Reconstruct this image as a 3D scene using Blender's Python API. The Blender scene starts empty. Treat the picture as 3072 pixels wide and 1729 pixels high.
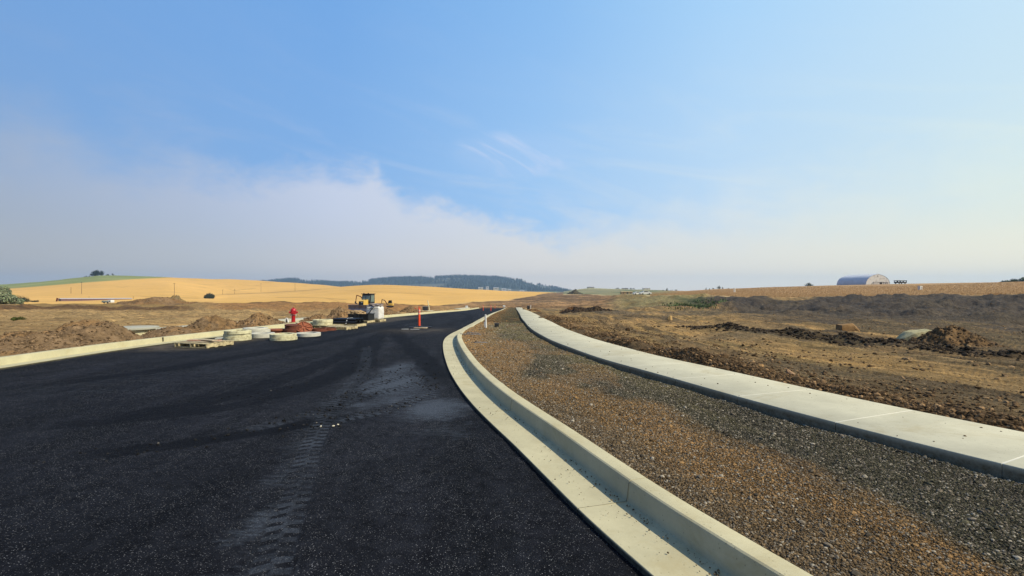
import bpy, bmesh, math, random
import numpy as np
from mathutils import Vector, Matrix

random.seed(7)
RNG = np.random.default_rng(11)
R = math.radians
scene = bpy.context.scene
COL = scene.collection

# ------------------------------------------------------------------ camera
F = 1455.0            # focal length in pixels of the 3072 px wide photograph
CX, HY = 1536.0, 870.0  # principal column, horizon row
CAMH = 1.7
cam_d = bpy.data.cameras.new("camera")
cam = bpy.data.objects.new("camera", cam_d)
COL.objects.link(cam)
cam.location = (0, 0, CAMH)
cam.rotation_euler = (R(90), 0, 0)
cam_d.sensor_width = 36.0
cam_d.lens = 36.0 * F / 3072.0
cam_d.shift_y = (HY - 864.5) / 3072.0
cam_d.clip_start = 0.05
cam_d.clip_end = 40000
scene.camera = cam

# ------------------------------------------------------------------ colour management
vs = scene.view_settings
vs.view_transform = 'Standard'
vs.look = 'None'
vs.exposure = 0.1
vs.gamma = 1.0

# ------------------------------------------------------------------ sun
SUN_EL = R(43)
SUN_DIR = Vector((math.cos(SUN_EL) * 0.935, math.cos(SUN_EL) * -0.355, math.sin(SUN_EL))).normalized()
sun_d = bpy.data.lights.new("sun", 'SUN')
sun_d.energy = 4.8
sun_d.angle = R(0.6)
sun_d.color = (1.0, 0.90, 0.72)
sun = bpy.data.objects.new("sun", sun_d)
sun.rotation_euler = SUN_DIR.to_track_quat('Z', 'Y').to_euler()
sun.location = (60, 10, 60)
COL.objects.link(sun)

# ------------------------------------------------------------------ node helpers
class NT:
    def __init__(s, tree):
        s.t = tree; s.n = tree.nodes; s.l = tree.links
        s.n.clear()
    def node(s, typ, **kw):
        nd = s.n.new(typ)
        for k, v in kw.items():
            setattr(nd, k, v)
        return nd
    def link(s, a, b):
        s.l.new(a, b)
    def put(s, sock, v):
        if isinstance(v, bpy.types.NodeSocket): s.link(v, sock)
        else: sock.default_value = v
    def math(s, op, a, b=0.0, c=None, clamp=False):
        nd = s.node('ShaderNodeMath', operation=op); nd.use_clamp = clamp
        s.put(nd.inputs[0], a); s.put(nd.inputs[1], b)
        if c is not None: s.put(nd.inputs[2], c)
        return nd.outputs[0]
    def mix(s, f, a, b, blend='MIX'):
        nd = s.node('ShaderNodeMix', data_type='RGBA', blend_type=blend)
        s.put(nd.inputs[0], f)
        for sk, v in ((nd.inputs[6], a), (nd.inputs[7], b)):
            if isinstance(v, (tuple, list)) and len(v) == 3: v = (*v, 1)
            s.put(sk, v)
        return nd.outputs[2]
    def ramp(s, f, pts, interp='LINEAR'):
        nd = s.node('ShaderNodeValToRGB'); cr = nd.color_ramp; cr.interpolation = interp
        while len(cr.elements) < len(pts): cr.elements.new(0.5)
        for e, (p, c) in zip(cr.elements, pts):
            e.position = p
            e.color = (*c, 1) if isinstance(c, (tuple, list)) else (c, c, c, 1)
        s.put(nd.inputs[0], f)
        return nd.outputs[0]
    def remap(s, v, a, b, c=0.0, d=1.0, smooth=False):
        nd = s.node('ShaderNodeMapRange'); nd.clamp = True
        if smooth: nd.interpolation_type = 'SMOOTHSTEP'
        s.put(nd.inputs[0], v)
        for i, x in enumerate((a, b, c, d)): s.put(nd.inputs[i + 1], x)
        return nd.outputs[0]
    def noise(s, vec, scale, detail=4, rough=0.55, dist=0.0):
        nd = s.node('ShaderNodeTexNoise')
        nd.inputs['Scale'].default_value = scale; nd.inputs['Detail'].default_value = detail
        nd.inputs['Roughness'].default_value = rough; nd.inputs['Distortion'].default_value = dist
        if vec is not None: s.link(vec, nd.inputs['Vector'])
        return nd.outputs['Fac']
    def voro(s, vec, scale, feature='F1', out='Distance'):
        nd = s.node('ShaderNodeTexVoronoi', feature=feature)
        nd.inputs['Scale'].default_value = scale
        if vec is not None: s.link(vec, nd.inputs['Vector'])
        return nd.outputs[out]
    def sep(s, v):
        nd = s.node('ShaderNodeSeparateXYZ'); s.link(v, nd.inputs[0]); return nd.outputs
    def comb(s, x, y, z):
        nd = s.node('ShaderNodeCombineXYZ')
        for i, v in enumerate((x, y, z)): s.put(nd.inputs[i], v)
        return nd.outputs[0]
    def vmul(s, v, w):
        nd = s.node('ShaderNodeVectorMath', operation='MULTIPLY')
        s.link(v, nd.inputs[0]); nd.inputs[1].default_value = w
        return nd.outputs[0]
    def attr(s, name):
        return s.node('ShaderNodeAttribute', attribute_name=name)
    def obj(s):
        return s.node('ShaderNodeTexCoord').outputs['Object']
    def bump(s, h, strength=0.5, dist=0.01):
        nd = s.node('ShaderNodeBump')
        nd.inputs['Strength'].default_value = strength; nd.inputs['Distance'].default_value = dist
        s.link(h, nd.inputs['Height'])
        return nd.outputs[0]

GAIN = 1.25
def sr(r, g, b, k=1.0):
    """picture colour (0-255) of a sunlit level surface -> base colour"""
    o = []
    for c in (r, g, b):
        c = c / 255.0
        c = c / 12.92 if c <= 0.04045 else ((c + 0.055) / 1.055) ** 2.4
        o.append(c / GAIN * k)
    return tuple(o)
def lin(r, g, b):
    return sr(r, g, b, GAIN)

# ------------------------------------------------------------------ world
world = bpy.data.worlds.new("World")
scene.world = world
world.use_nodes = True
w = NT(world.node_tree)
SKYK = 0.1
dirv = w.node('ShaderNodeTexCoord').outputs['Generated']
nrm = w.node('ShaderNodeVectorMath', operation='NORMALIZE'); w.link(dirv, nrm.inputs[0]); dv = nrm.outputs[0]
dx, dy, dz = w.sep(dv)
sky = w.node('ShaderNodeTexSky', sky_type='NISHITA')
sky.sun_disc = False
sky.sun_elevation = SUN_EL
sky.sun_rotation = math.atan2(SUN_DIR.x, SUN_DIR.y)
sky.altitude = 700; sky.air_density = 1.0; sky.dust_density = 2.0; sky.ozone_density = 1.5
az = w.math('ARCTAN2', dx, dy)                       # 0 ahead, + right
azn = w.math('MULTIPLY_ADD', az, 1 / (2 * math.pi), 0.5)   # 0..1
el = w.math('ARCSINE', w.math('MAXIMUM', dz, -0.2))
eld = w.math('MULTIPLY', el, 180 / math.pi)
def A(deg): return 0.5 + deg / 360.0
def K(r, g, b): 
    c = lin(r, g, b); return tuple(v / SKYK * 1.03 for v in c)
# clear sky, tinted by the smoke aloft
zen = w.ramp(azn, [(A(-100), K(66, 112, 180)), (A(-46), K(108, 160, 221)), (A(-20), K(113, 167, 228)), (A(5), K(136, 187, 239)), (A(24), K(164, 210, 249)), (A(46), K(190, 225, 250)), (A(75), K(190, 215, 235))])
mid = w.ramp(azn, [(A(-90), K(110, 150, 205)), (A(-46), K(124, 164, 212)), (A(-20), K(130, 176, 228)), (A(3), K(160, 201, 242)), (A(24), K(192, 220, 243)), (A(46), K(208, 230, 236)), (A(75), K(215, 225, 225))])
clear = w.mix(w.remap(eld, 6, 36, 0, 1, True), mid, zen)
clear = w.mix(0.12, clear, sky.outputs[0])
clear = w.mix(w.remap(eld, 33, 75, 0, .75, True), clear, K(38, 74, 136))
smoke_hi = w.ramp(azn, [(A(-100), K(110, 125, 150)), (A(-46), K(158, 174, 198)), (A(-32), K(174, 188, 212)), (A(-20), K(192, 203, 224)), (A(3), K(212, 218, 226)), (A(24), K(216, 225, 228)), (A(46), K(220, 232, 224)), (A(75), K(220, 225, 212))])
smoke_lo = w.ramp(azn, [(A(-100), K(110, 118, 126)), (A(-46), K(168, 174, 178)), (A(-30), K(182, 189, 195)), (A(-14), K(203, 206, 209)), (A(3), K(216, 217, 214)), (A(24), K(222, 224, 216)), (A(46), K(234, 234, 214)), (A(75), K(225, 222, 205))])
smoke = w.mix(w.remap(eld, 1.0, 11, 0, 1, True), smoke_lo, smoke_hi)
bank = w.ramp(azn, [(A(-90), .50), (A(-46), .47), (A(-38), .415), (A(-30), .40), (A(-24), .43), (A(-15.5), .455), (A(-13), .36), (A(-7), .315), (A(0), .265), (A(6), .225), (A(14), .27), (A(24), .33), (A(46), .42), (A(75), .42)])
bank = w.math('MULTIPLY', bank, 30.0)                # degrees
nv = w.comb(w.math('MULTIPLY', az, 1.0), w.math('MULTIPLY', el, 1.8), 0.0)
n1 = w.noise(nv, 11.0, 12, 0.60, 0.25)
n2 = w.noise(nv, 3.2, 4, 0.5, 0.2)
edge = w.math('SUBTRACT', w.math('ADD', bank, w.math('MULTIPLY', w.math('SUBTRACT', n1, 0.5), 8.0)), eld)
soft = w.ramp(azn, [(A(-60), .9), (A(-46), .85), (A(-32), .40), (A(-22), .34), (A(-12), .28), (A(2), .28), (A(10), .45), (A(24), .8), (A(46), 1.2)])
soft = w.math('MULTIPLY', soft, 9.0)
msk = w.remap(w.math('DIVIDE', edge, soft), -0.5, 0.9, 0, 1, True)
# faint wisps above the bank
wv = w.comb(w.math('MULTIPLY_ADD', el, 1.4, az), w.math('MULTIPLY_ADD', az, 0.45, w.math('MULTIPLY', el, 3.2)), 1.7)
wn = w.noise(wv, 4.0, 8, 0.62, 0.8)
wm = w.math('MULTIPLY', w.remap(wn, 0.44, 0.80, 0, 0.45, True), w.remap(eld, 7, 26, 1, 0.1, True))
clear = w.mix(wm, clear, smoke_hi)
# the small torn cloud ahead
ga = w.math('DIVIDE', w.math('SUBTRACT', az, R(0.5)), R(9)); ge = w.math('DIVIDE', w.math('SUBTRACT', eld, 15.6), 3.0)
gm_ = w.math('SUBTRACT', 1.0, w.math('ADD', w.math('MULTIPLY', ga, ga), w.math('MULTIPLY', ge, ge)))
wn2 = w.noise(w.comb(w.math('MULTIPLY_ADD', el, 1.1, az), w.math('MULTIPLY_ADD', az, 0.5, w.math('MULTIPLY', el, 1.6)), 4.2), 11.0, 10, 0.6, 0.9)
clear = w.mix(w.math('MULTIPLY', w.remap(wn2, 0.46, 0.66, 0.12, .75, True), w.remap(gm_, 0, .8, 0, 1, True)), clear, K(196, 210, 236))
col = w.mix(msk, clear, w.mix(w.math('MULTIPLY', n2, 0.22), smoke, smoke_hi))
low = w.remap(eld, -2, 7.0, 1.0, 0, True)
col = w.mix(low, col, w.mix(1.0, smoke_lo, (1.24, 1.12, 1.0), 'MULTIPLY'))
bg = w.node('ShaderNodeBackground'); w.link(col, bg.inputs[0]); bg.inputs[1].default_value = SKYK
wo = w.node('ShaderNodeOutputWorld'); w.link(bg.outputs[0], wo.inputs[0])

# ------------------------------------------------------------------ numpy noise
def _h(ix, iy, s):
    h = (ix.astype(np.int64) * 374761393 + iy.astype(np.int64) * 668265263 + s * 974634777) & 0xffffffff
    h = ((h ^ (h >> 13)) * 1274126177) & 0xffffffff
    return ((h ^ (h >> 16)) & 0xffffff) / float(0xffffff)
def vn(x, y, s=0):
    x = np.asarray(x, float); y = np.asarray(y, float)
    ix = np.floor(x); iy = np.floor(y); fx = x - ix; fy = y - iy
    fx = fx * fx * fx * (fx * (fx * 6 - 15) + 10); fy = fy * fy * fy * (fy * (fy * 6 - 15) + 10)
    a = _h(ix, iy, s); b = _h(ix + 1, iy, s); c = _h(ix, iy + 1, s); d = _h(ix + 1, iy + 1, s)
    return (a + (b - a) * fx) * (1 - fy) + (c + (d - c) * fx) * fy - 0.5
def fbm(x, y, s=0, o=4, g=0.5):
    r = 0; a = 1.0; x = np.asarray(x, float); y = np.asarray(y, float)
    for i in range(o):
        r = r + a * vn(x, y, s + i * 17)
        x, y = 1.93 * x + 0.7 * y, 1.93 * y - 0.7 * x; a *= g
    return r
def sst(a, b, x):
    t = np.clip((x - a) / (b - a), 0, 1); return t * t * (3 - 2 * t)

# ------------------------------------------------------------------ mesh helpers
def tag(o, label=None, cat=None, group=None, kind=None):
    if label: o['label'] = label
    if cat: o['category'] = cat
    if group: o['group'] = group
    if kind: o['kind'] = kind
    return o
def mesh_np(name, V, Fc, mat, smooth=True, attrs=None, parent=None):
    me = bpy.data.meshes.new(name)
    V = np.asarray(V, np.float32); Fc = np.asarray(Fc, np.int32)
    n, k = Fc.shape
    me.vertices.add(len(V)); me.vertices.foreach_set("co", V.ravel())
    me.loops.add(n * k); me.loops.foreach_set("vertex_index", Fc.ravel())
    me.polygons.add(n)
    me.polygons.foreach_set("loop_start", np.arange(0, n * k, k, dtype=np.int32))
    me.polygons.foreach_set("loop_total", np.full(n, k, np.int32))
    me.update(calc_edges=True)
    me.polygons.foreach_set("use_smooth", np.full(n, bool(smooth)))
    for an, (typ, arr) in (attrs or {}).items():
        at = me.attributes.new(an, typ, 'POINT')
        if typ == 'FLOAT_COLOR': at.data.foreach_set("color", np.asarray(arr, np.float32).ravel())
        elif typ == 'FLOAT_VECTOR': at.data.foreach_set("vector", np.asarray(arr, np.float32).ravel())
        else: at.data.foreach_set("value", np.asarray(arr, np.float32).ravel())
    me.materials.append(mat)
    o = bpy.data.objects.new(name, me); COL.objects.link(o)
    if parent: o.parent = parent
    return o
def gridF(nr, nc):
    i = np.arange(nr - 1)[:, None] * nc + np.arange(nc - 1)[None, :]
    return np.stack([i, i + 1, i + 1 + nc, i + nc], -1).reshape(-1, 4)

# ------------------------------------------------------------------ levels
_pz = np.array([-60, 0, 10, 24, 40, 60, 86, 122, 140.]); _ph = np.array([1.7, 1.7, 1.7, 1.85, 2.25, 2.85, 3.7, 4.62, 4.9])
_zz = np.linspace(-60, 140, 2001); _hh = np.interp(_zz, _pz, _ph)
_k = np.hanning(101); _k /= _k.sum(); _hh = np.convolve(np.pad(_hh, 50, mode='edge'), _k, 'valid')
def P(y): return CAMH - np.interp(y, _zz, _hh)      # level of the asphalt
_zi = np.exp(np.linspace(np.log(1.0), np.log(138), 4000))
def Zof(py, dz=0.0):                                  # distance at which the road level shows at row py
    rows = HY + F * (CAMH - P(_zi) - dz) / _zi
    return np.interp(-np.asarray(py, float), -rows, _zi)
def curve(pts, dz, back):                             # pixel trace -> smooth x(y)
    pts = np.array(pts, float)
    Z = Zof(pts[:, 1], dz); X = (pts[:, 0] - CX) * Z / F
    o = np.argsort(Z); Z, X = Z[o], X[o]
    Z = np.concatenate([[b[1] for b in back], Z]); X = np.concatenate([[b[0] for b in back], X])
    yy = np.linspace(-40, 124, 1641); xx = np.interp(yy, Z, X)
    sl = (X[1] - X[0]) / (Z[1] - Z[0]); xx = np.where(yy < Z[0], X[0] + (yy - Z[0]) * sl, xx)
    for wd in (13, 31):
        k = np.hanning(wd); k /= k.sum()
        xp = np.pad(xx, wd // 2, mode='reflect', reflect_type='odd'); xx = np.convolve(xp, k, 'valid')
    far = np.polyfit(yy[(yy > 28)], xx[(yy > 28)], 2)
    wgt = sst(24, 40, yy); xx = xx * (1 - wgt) + np.polyval(far, yy) * wgt
    return lambda y: np.interp(y, yy, xx)
RL = curve([(1511, 926.7), (1499, 931), (1466, 944), (1433, 959), (1416, 969), (1383, 985.8), (1352, 1000), (1338, 1009), (1330, 1020), (1328, 1034), (1331, 1060), (1345, 1106), (1377, 1161), (1430, 1226), (1511, 1300), (1552, 1335), (1746, 1537), (1902, 1673), (1952, 1719)], 0.05, [(14.5, -30), (2.9, -2.0)])
LL = curve([(0, 1102), (199, 1071), (316, 1053), (500, 1028), (717, 1001), (1140, 955), (1300, 940), (1436, 925.8)], 0.05, [(-11.6, -40), (-11.35, 3)])
SN = curve([(1549, 926), (1563.5, 952.7), (1581.7, 975.8), (1598, 990.7), (1621, 1004), (1648, 1019), (1697.5, 1038.7), (1750, 1057.8), (1800, 1076.5), (2030.6, 1138.6), (2202, 1189), (2493, 1266), (2700, 1319), (3011, 1397), (3072, 1411.6)], 0.20, [(18, -30), (7.0, -1.0)])
SF = curve([(1566, 926), (1608, 949), (1664, 979), (1697.5, 997), (1750, 1015.6), (1800, 1032), (2023.6, 1090), (2184, 1129), (2401, 1174), (2700, 1232), (3072, 1309)], 0.20, [(19.5, -30), (8.4, -0.4)])
SWW = 1.40

# ------------------------------------------------------------------ terrain level table: (distance, photo row) down each column
near = [(24, None)]
TAB = {
 0:    [(40,949),(60,931),(85,921),(140,911),(300,904),(400,893),(650,868),(850,855),(1200,876)],
 300:  [(40,949),(60,932),(85,922),(140,912),(300,905),(400,890),(650,843),(820,824.5),(1200,868)],
 510:  [(40,949),(60,932),(85,922),(140,913),(300,905),(400,890),(650,850),(850,832),(1200,870)],
 680:  [(40,949),(60,934),(85,923),(130,908),(300,904),(400,897),(600,891),(700,872),(900,834.5),(1300,870)],
 800:  [(40,949),(60,936),(85,923),(125,907),(300,902),(400,894),(600,884),(700,880),(930,841),(1300,872)],
 1000: [(40,949),(60,940),(85,926),(125,909),(300,900),(400,886),(600,862),(700,868),(950,857),(1300,874)],
 1130: [(40,950),(60,941),(85,930),(130,910),(300,897),(400,881),(600,853.5),(800,874),(1300,876)],
 1300: [(40,950),(60,940),(85,932.5),(125,923),(150,920),(300,900),(400,885),(600,859),(800,876),(1300,878)],
 1400: [(40,951),(60,940),(85,933),(122,926),(170,913),(400,886),(600,866),(800,880),(1300,880)],
 1526: [(40,951),(60,940),(85,933),(122,926),(170,915),(250,903),(400,888),(600,873),(800,884),(1300,880)],
 1662: [(40,951),(60,940),(85,933),(122,925),(170,912),(230,898),(400,884),(560,878.5),(700,888),(1300,880)],
 1720: [(40,951),(60,940),(85,932),(122,925),(170,913),(230,900),(380,882),(500,889),(1300,871),(2000,884)],
 1770: [(40,951),(60,941),(85,930),(122,924),(170,911),(230,898),(350,884),(500,889),(800,880),(1300,864),(2000,886)],
 1880: [(40,951),(60,940),(85,929),(115,920),(150,900),(190,884.5),(300,885),(500,884),(1300,868),(2000,885)],
 2000: [(30,966),(50,945),(80,925),(110,903),(140,886),(170,884),(250,881),(450,873.5),(1300,872),(2000,884)],
 2150: [(30,966),(50,944),(75,929),(95,907),(115,890),(130,886),(200,876),(300,867.5),(600,885),(2000,884)],
 2300: [(30,967),(50,944),(65,936),(80,910),(95,894),(115,890),(160,874),(220,861),(300,864),(600,885),(2000,884)],
 2700: [(24,984),(40,955),(50,945),(62,917),(80,893),(100,887),(150,866),(215,852.5),(300,857),(600,880),(2000,884)],
 3072: [(24,990),(35,968),(45,950),(60,910),(75,887),(90,877),(130,860),(180,843.5),(300,850),(600,870),(2000,884)],
}
GZ = np.exp(np.linspace(np.log(2.0), np.log(9500), 900))
cols = sorted(TAB); Hc = []
for c in cols:
    z = [0, 12]; h = [CAMH - 0.10, CAMH - 0.10]
    pts = TAB[c]
    if pts[0][0] > 24: z.append(24); h.append(CAMH - float(P(24)) - 0.10)
    for Z_, py_ in pts: z.append(Z_); h.append((py_ - HY) * Z_ / F)
    z += [5000, 9500]; h += [12.0, 16.0]
    hh = np.interp(GZ, z, h)
    k = np.hanning(15); k /= k.sum(); hh = np.convolve(np.pad(hh, 7, mode='edge'), k, 'valid')
    Hc.append(hh)
Hc = np.array(Hc)
PXG = np.linspace(0, 3072, 513)
LUT = np.array([np.interp(PXG, cols, Hc[:, i]) for i in range(len(GZ))]).T      # px x Z
kk = np.hanning(13); kk /= kk.sum()
LUT = np.apply_along_axis(lambda v: np.convolve(np.pad(v, 6, mode='edge'), kk, 'valid'), 0, LUT)
def pxZ(x, y):
    az = np.arctan2(x, y); r = np.hypot(x, y); lim = R(46.6)
    a = np.abs(az)
    ae = np.where(a <= lim, az, np.sign(az) * lim * np.cos((a - lim) / (math.pi - lim) * math.pi / 2))
    Z = np.where(a <= lim, y, r * math.cos(lim))
    return CX + F * np.tan(ae), np.maximum(Z, 2.0)
def Hlut(px, Z):
    fi = np.clip(px / 6.0, 0, 512 - 1e-6); fj = np.clip((np.log(Z) - np.log(2.0)) / (np.log(9500) - np.log(2.0)) * 899, 0, 899 - 1e-6)
    i = fi.astype(int); j = fj.astype(int); fi = fi - i; fj = fj - j
    return (LUT[i, j] * (1 - fi) + LUT[i + 1, j] * fi) * (1 - fj) + (LUT[i, j + 1] * (1 - fi) + LUT[i + 1, j + 1] * fi) * fj
def interp1(x, pts): 
    a = np.array(pts, float); return np.interp(x, a[:, 0], a[:, 1])
Zgold = lambda px: interp1(px, [(0,140),(560,138),(690,128),(800,125),(1000,127),(1130,133),(1300,152),(1400,185),(1526,255),(1600,360),(1662,540),(1700,4000)])
Zgrass = lambda px: interp1(px, [(1690,380),(1770,350),(1880,192),(2000,142),(2150,120),(2300,100),(2700,86),(3072,80)])
def ground(x, y, detail=True):
    x = np.asarray(x, float); y = np.asarray(y, float)
    px, Z = pxZ(x, y)
    z = CAMH - Hlut(px, Z)
    if not detail: return z
    # berm on the left, rough dirt everywhere on the building site
    lb = sst(600, 520, px) * np.exp(-((Z - 74 - 5 * fbm(px / 90, 0 * px, 5, 2)) / 5.0) ** 2) * sst(-60, 40, px + 400)
    z = z + lb * (0.22 + 0.8 * fbm(x / 5, y / 5, 3, 3))
    dirt = dirtmask(px, Z)
    dark = darkmask(px, Z)
    amp = (0.020 + 0.0035 * np.clip(Z - 6, 0, 60))
    z = z + dirt * amp * 2.2 * fbm(x / (1.2 + Z * .03), y / (1.2 + Z * .03), 9, 5, .6)
    z = z + dark * 0.9 * fbm(x / 6, y / 3.5, 21, 5, .55)
    z = z + dirt * sst(90, 130, Z) * .7 * fbm(x / 16, y / 10, 37, 4) * (px > 1400)
    z = z + dirt * (1 - dark) * 0.25 * sst(45, 80, Z) * sst(1.5, 7, np.abs(x - (SN(y) + SWW)) * (y < 128) + 9 * (y >= 128)) * fbm(x / 9, y / 9, 31, 4)
    gold = 1 - dirt
    z = z + gold * 0.0034 * np.clip(Z - 100, 0, 700) * fbm(x / 90, y / 60, 41, 3)
    # windrow of clods on the far side of the pavement
    t = x - (SN(y) + SWW * 1.02)
    wr = sst(38, 22, y) * sst(.0, .3, t) * np.exp(-((t - 0.62 - 0.25 * vn(y / 2.2, 0 * y, 4)) / 0.40) ** 2) * (y > -15) * sst(60, 30, y) * sst(-.02, .12, t)
    wr = wr * (1 + 1.0 * np.exp(-((y - 10.3) / .8) ** 2) + .6 * np.exp(-((y - 6.0) / .6) ** 2))
    z = z + wr * (0.08 + 0.24 * np.clip(fbm(y / 1.6, x / 1.6, 55, 3) + .2, 0, 1)) 
    # wheel ruts parallel to the road
    rt = np.clip(np.abs(y), 1, 60)
    z = z + np.where((t > 1) & (Z < 70), 0.07 * fbm(t / 0.45, y / 10, 71, 5, .6), 0) * sst(1, 3, t)
    # second dark windrow out in the field
    s2 = wind2(x, y)
    z = z + s2 * (0.16 + 0.25 * fbm(x / .7, y / .7, 77, 3))
    # pit under the made road
    inside = sst(-0.25, -0.15, -(x - (SN(y) + SWW - 0.15))) if False else 0
    xl = LL(y) - 0.60; xr = SN(y) + SWW - 0.25
    m = sst(0, .15, x - xl) * sst(0, .15, xr - x) * (y < 123.5) * (y > -40)
    z = z * (1 - m) + (P(y) - 0.14) * m
    # bring the verges beside the road to its level
    dl = np.clip(xl - x, 0, None); wl = np.exp(-(dl / 5.0) ** 2) * (x < xl) * (y < 128) * (y > -40)
    z = z * (1 - wl * .85) + (P(y) + 0.08 + (z - CAMH + Hlut(px, Z)) ) * wl * .85
    dr = np.clip(x - xr, 0, None); wrr = np.exp(-(dr / 3.0) ** 2) * (x > xr) * (y < 128) * (y > -40)
    z = z * (1 - wrr * .9) + (P(y) + 0.10 + (z - CAMH + Hlut(px, Z))) * wrr * .9
    return z
def wind2(x, y):
    # line of clods from (11.2,18) forward-right to the right edge
    xs = np.interp(y, [8, 11, 14, 17.5, 21.5, 26], [14.5, 11.6, 11.0, 10.2, 8.6, 7.6])
    return np.exp(-((x - xs) / (0.5)) ** 2) * sst(8, 10, y) * sst(23.5, 20, y)
def dirtmask(px, Z):
    g = sst(0.97, 1.03, Z / Zgold(np.clip(px, 0, 3072)))
    r = sst(0.985, 1.02, Z / Zgrass(np.clip(px, 1690, 3072)))
    return 1 - np.where(px < 1690, g, np.maximum(r, 0))
def darkmask(px, Z):
    lo = interp1(px, [(1780,95),(1900,92),(2060,74),(2300,56),(2700,42),(3072,30)])
    return np.where(px > 1780, sst(0.86, 1.12, Z / lo) * sst(1.03, 0.97, Z / Zgrass(np.clip(px, 1690, 3072))) * sst(1990, 2130, px + 0 * Z), 0)
def gh(x, y): return float(ground(np.array([x]), np.array([y]))[0])
def findZ(px, py, zmin=20, zmax=1600):
    Z = np.exp(np.linspace(np.log(zmin), np.log(zmax), 1500)); X = (px - CX) * Z / F
    rows = HY + F * (CAMH - ground(X, Z)) / Z
    i = np.where(rows <= py)[0]
    return float(Z[i[0]]) if len(i) else float(Z[np.argmin(rows)])
def at(px, Z): 
    x = (px - CX) * Z / F; return Vector((x, Z, gh(x, Z)))
def onroad(px, py, dz=0.0):
    Z = float(Zof(py, dz)); return Vector(((px - CX) * Z / F, Z, float(P(Z)) + dz))

# ------------------------------------------------------------------ materials
MATS = {}
def mat(name, col, rough=0.8, var=0.15, scale=8.0, bump=0.0, bscale=40.0, metal=0.0, spec=0.3, dirt=None, dscale=3.0, dist=0.005):
    if name in MATS: return MATS[name]
    m = bpy.data.materials.new(name); m.use_nodes = True; t = NT(m.node_tree)
    o = t.obj()
    n = t.noise(o, scale, 6, 0.6)
    c = t.mix(t.remap(n, 0.3, 0.7), tuple(v * (1 - var) for v in col), tuple(min(1, v * (1 + var)) for v in col))
    if dirt:
        c = t.mix(t.remap(t.noise(o, dscale, 7, 0.65, 0.4), 0.48, 0.66, 0, dirt[3] if len(dirt) > 3 else .8, True), c, dirt[:3])
    b = t.node('ShaderNodeBsdfPrincipled'); t.link(c, b.inputs['Base Color'])
    b.inputs['Roughness'].default_value = rough; b.inputs['Metallic'].default_value = metal
    b.inputs['Specular IOR Level'].default_value = spec
    if bump > 0: t.link(t.bump(t.noise(o, bscale, 5, 0.65), bump, dist), b.inputs['Normal'])
    ou = t.node('ShaderNodeOutputMaterial'); t.link(b.outputs[0], ou.inputs[0])
    MATS[name] = m
    return m
def mat_vcol(name, rough=0.95, var=0.25, scale=20, bump=0.4, bscale=60, dist=.01, spec=.15):
    if name in MATS: return MATS[name]
    m = bpy.data.materials.new(name); m.use_nodes = True; t = NT(m.node_tree)
    o = t.obj(); a = t.attr('Col').outputs['Color']
    n = t.remap(t.noise(o, scale, 6, 0.62), 0.3, 0.7, 1 - var, 1 + var)
    c = t.mix(1.0, a, t.comb(n, n, n), 'MULTIPLY')
    b = t.node('ShaderNodeBsdfPrincipled'); t.link(c, b.inputs['Base Color'])
    b.inputs['Roughness'].default_value = rough; b.inputs['Specular IOR Level'].default_value = spec
    t.link(t.bump(t.noise(o, bscale, 5, 0.7), bump, dist), b.inputs['Normal'])
    ou = t.node('ShaderNodeOutputMaterial'); t.link(b.outputs[0], ou.inputs[0])
    MATS[name] = m
    return m

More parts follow.
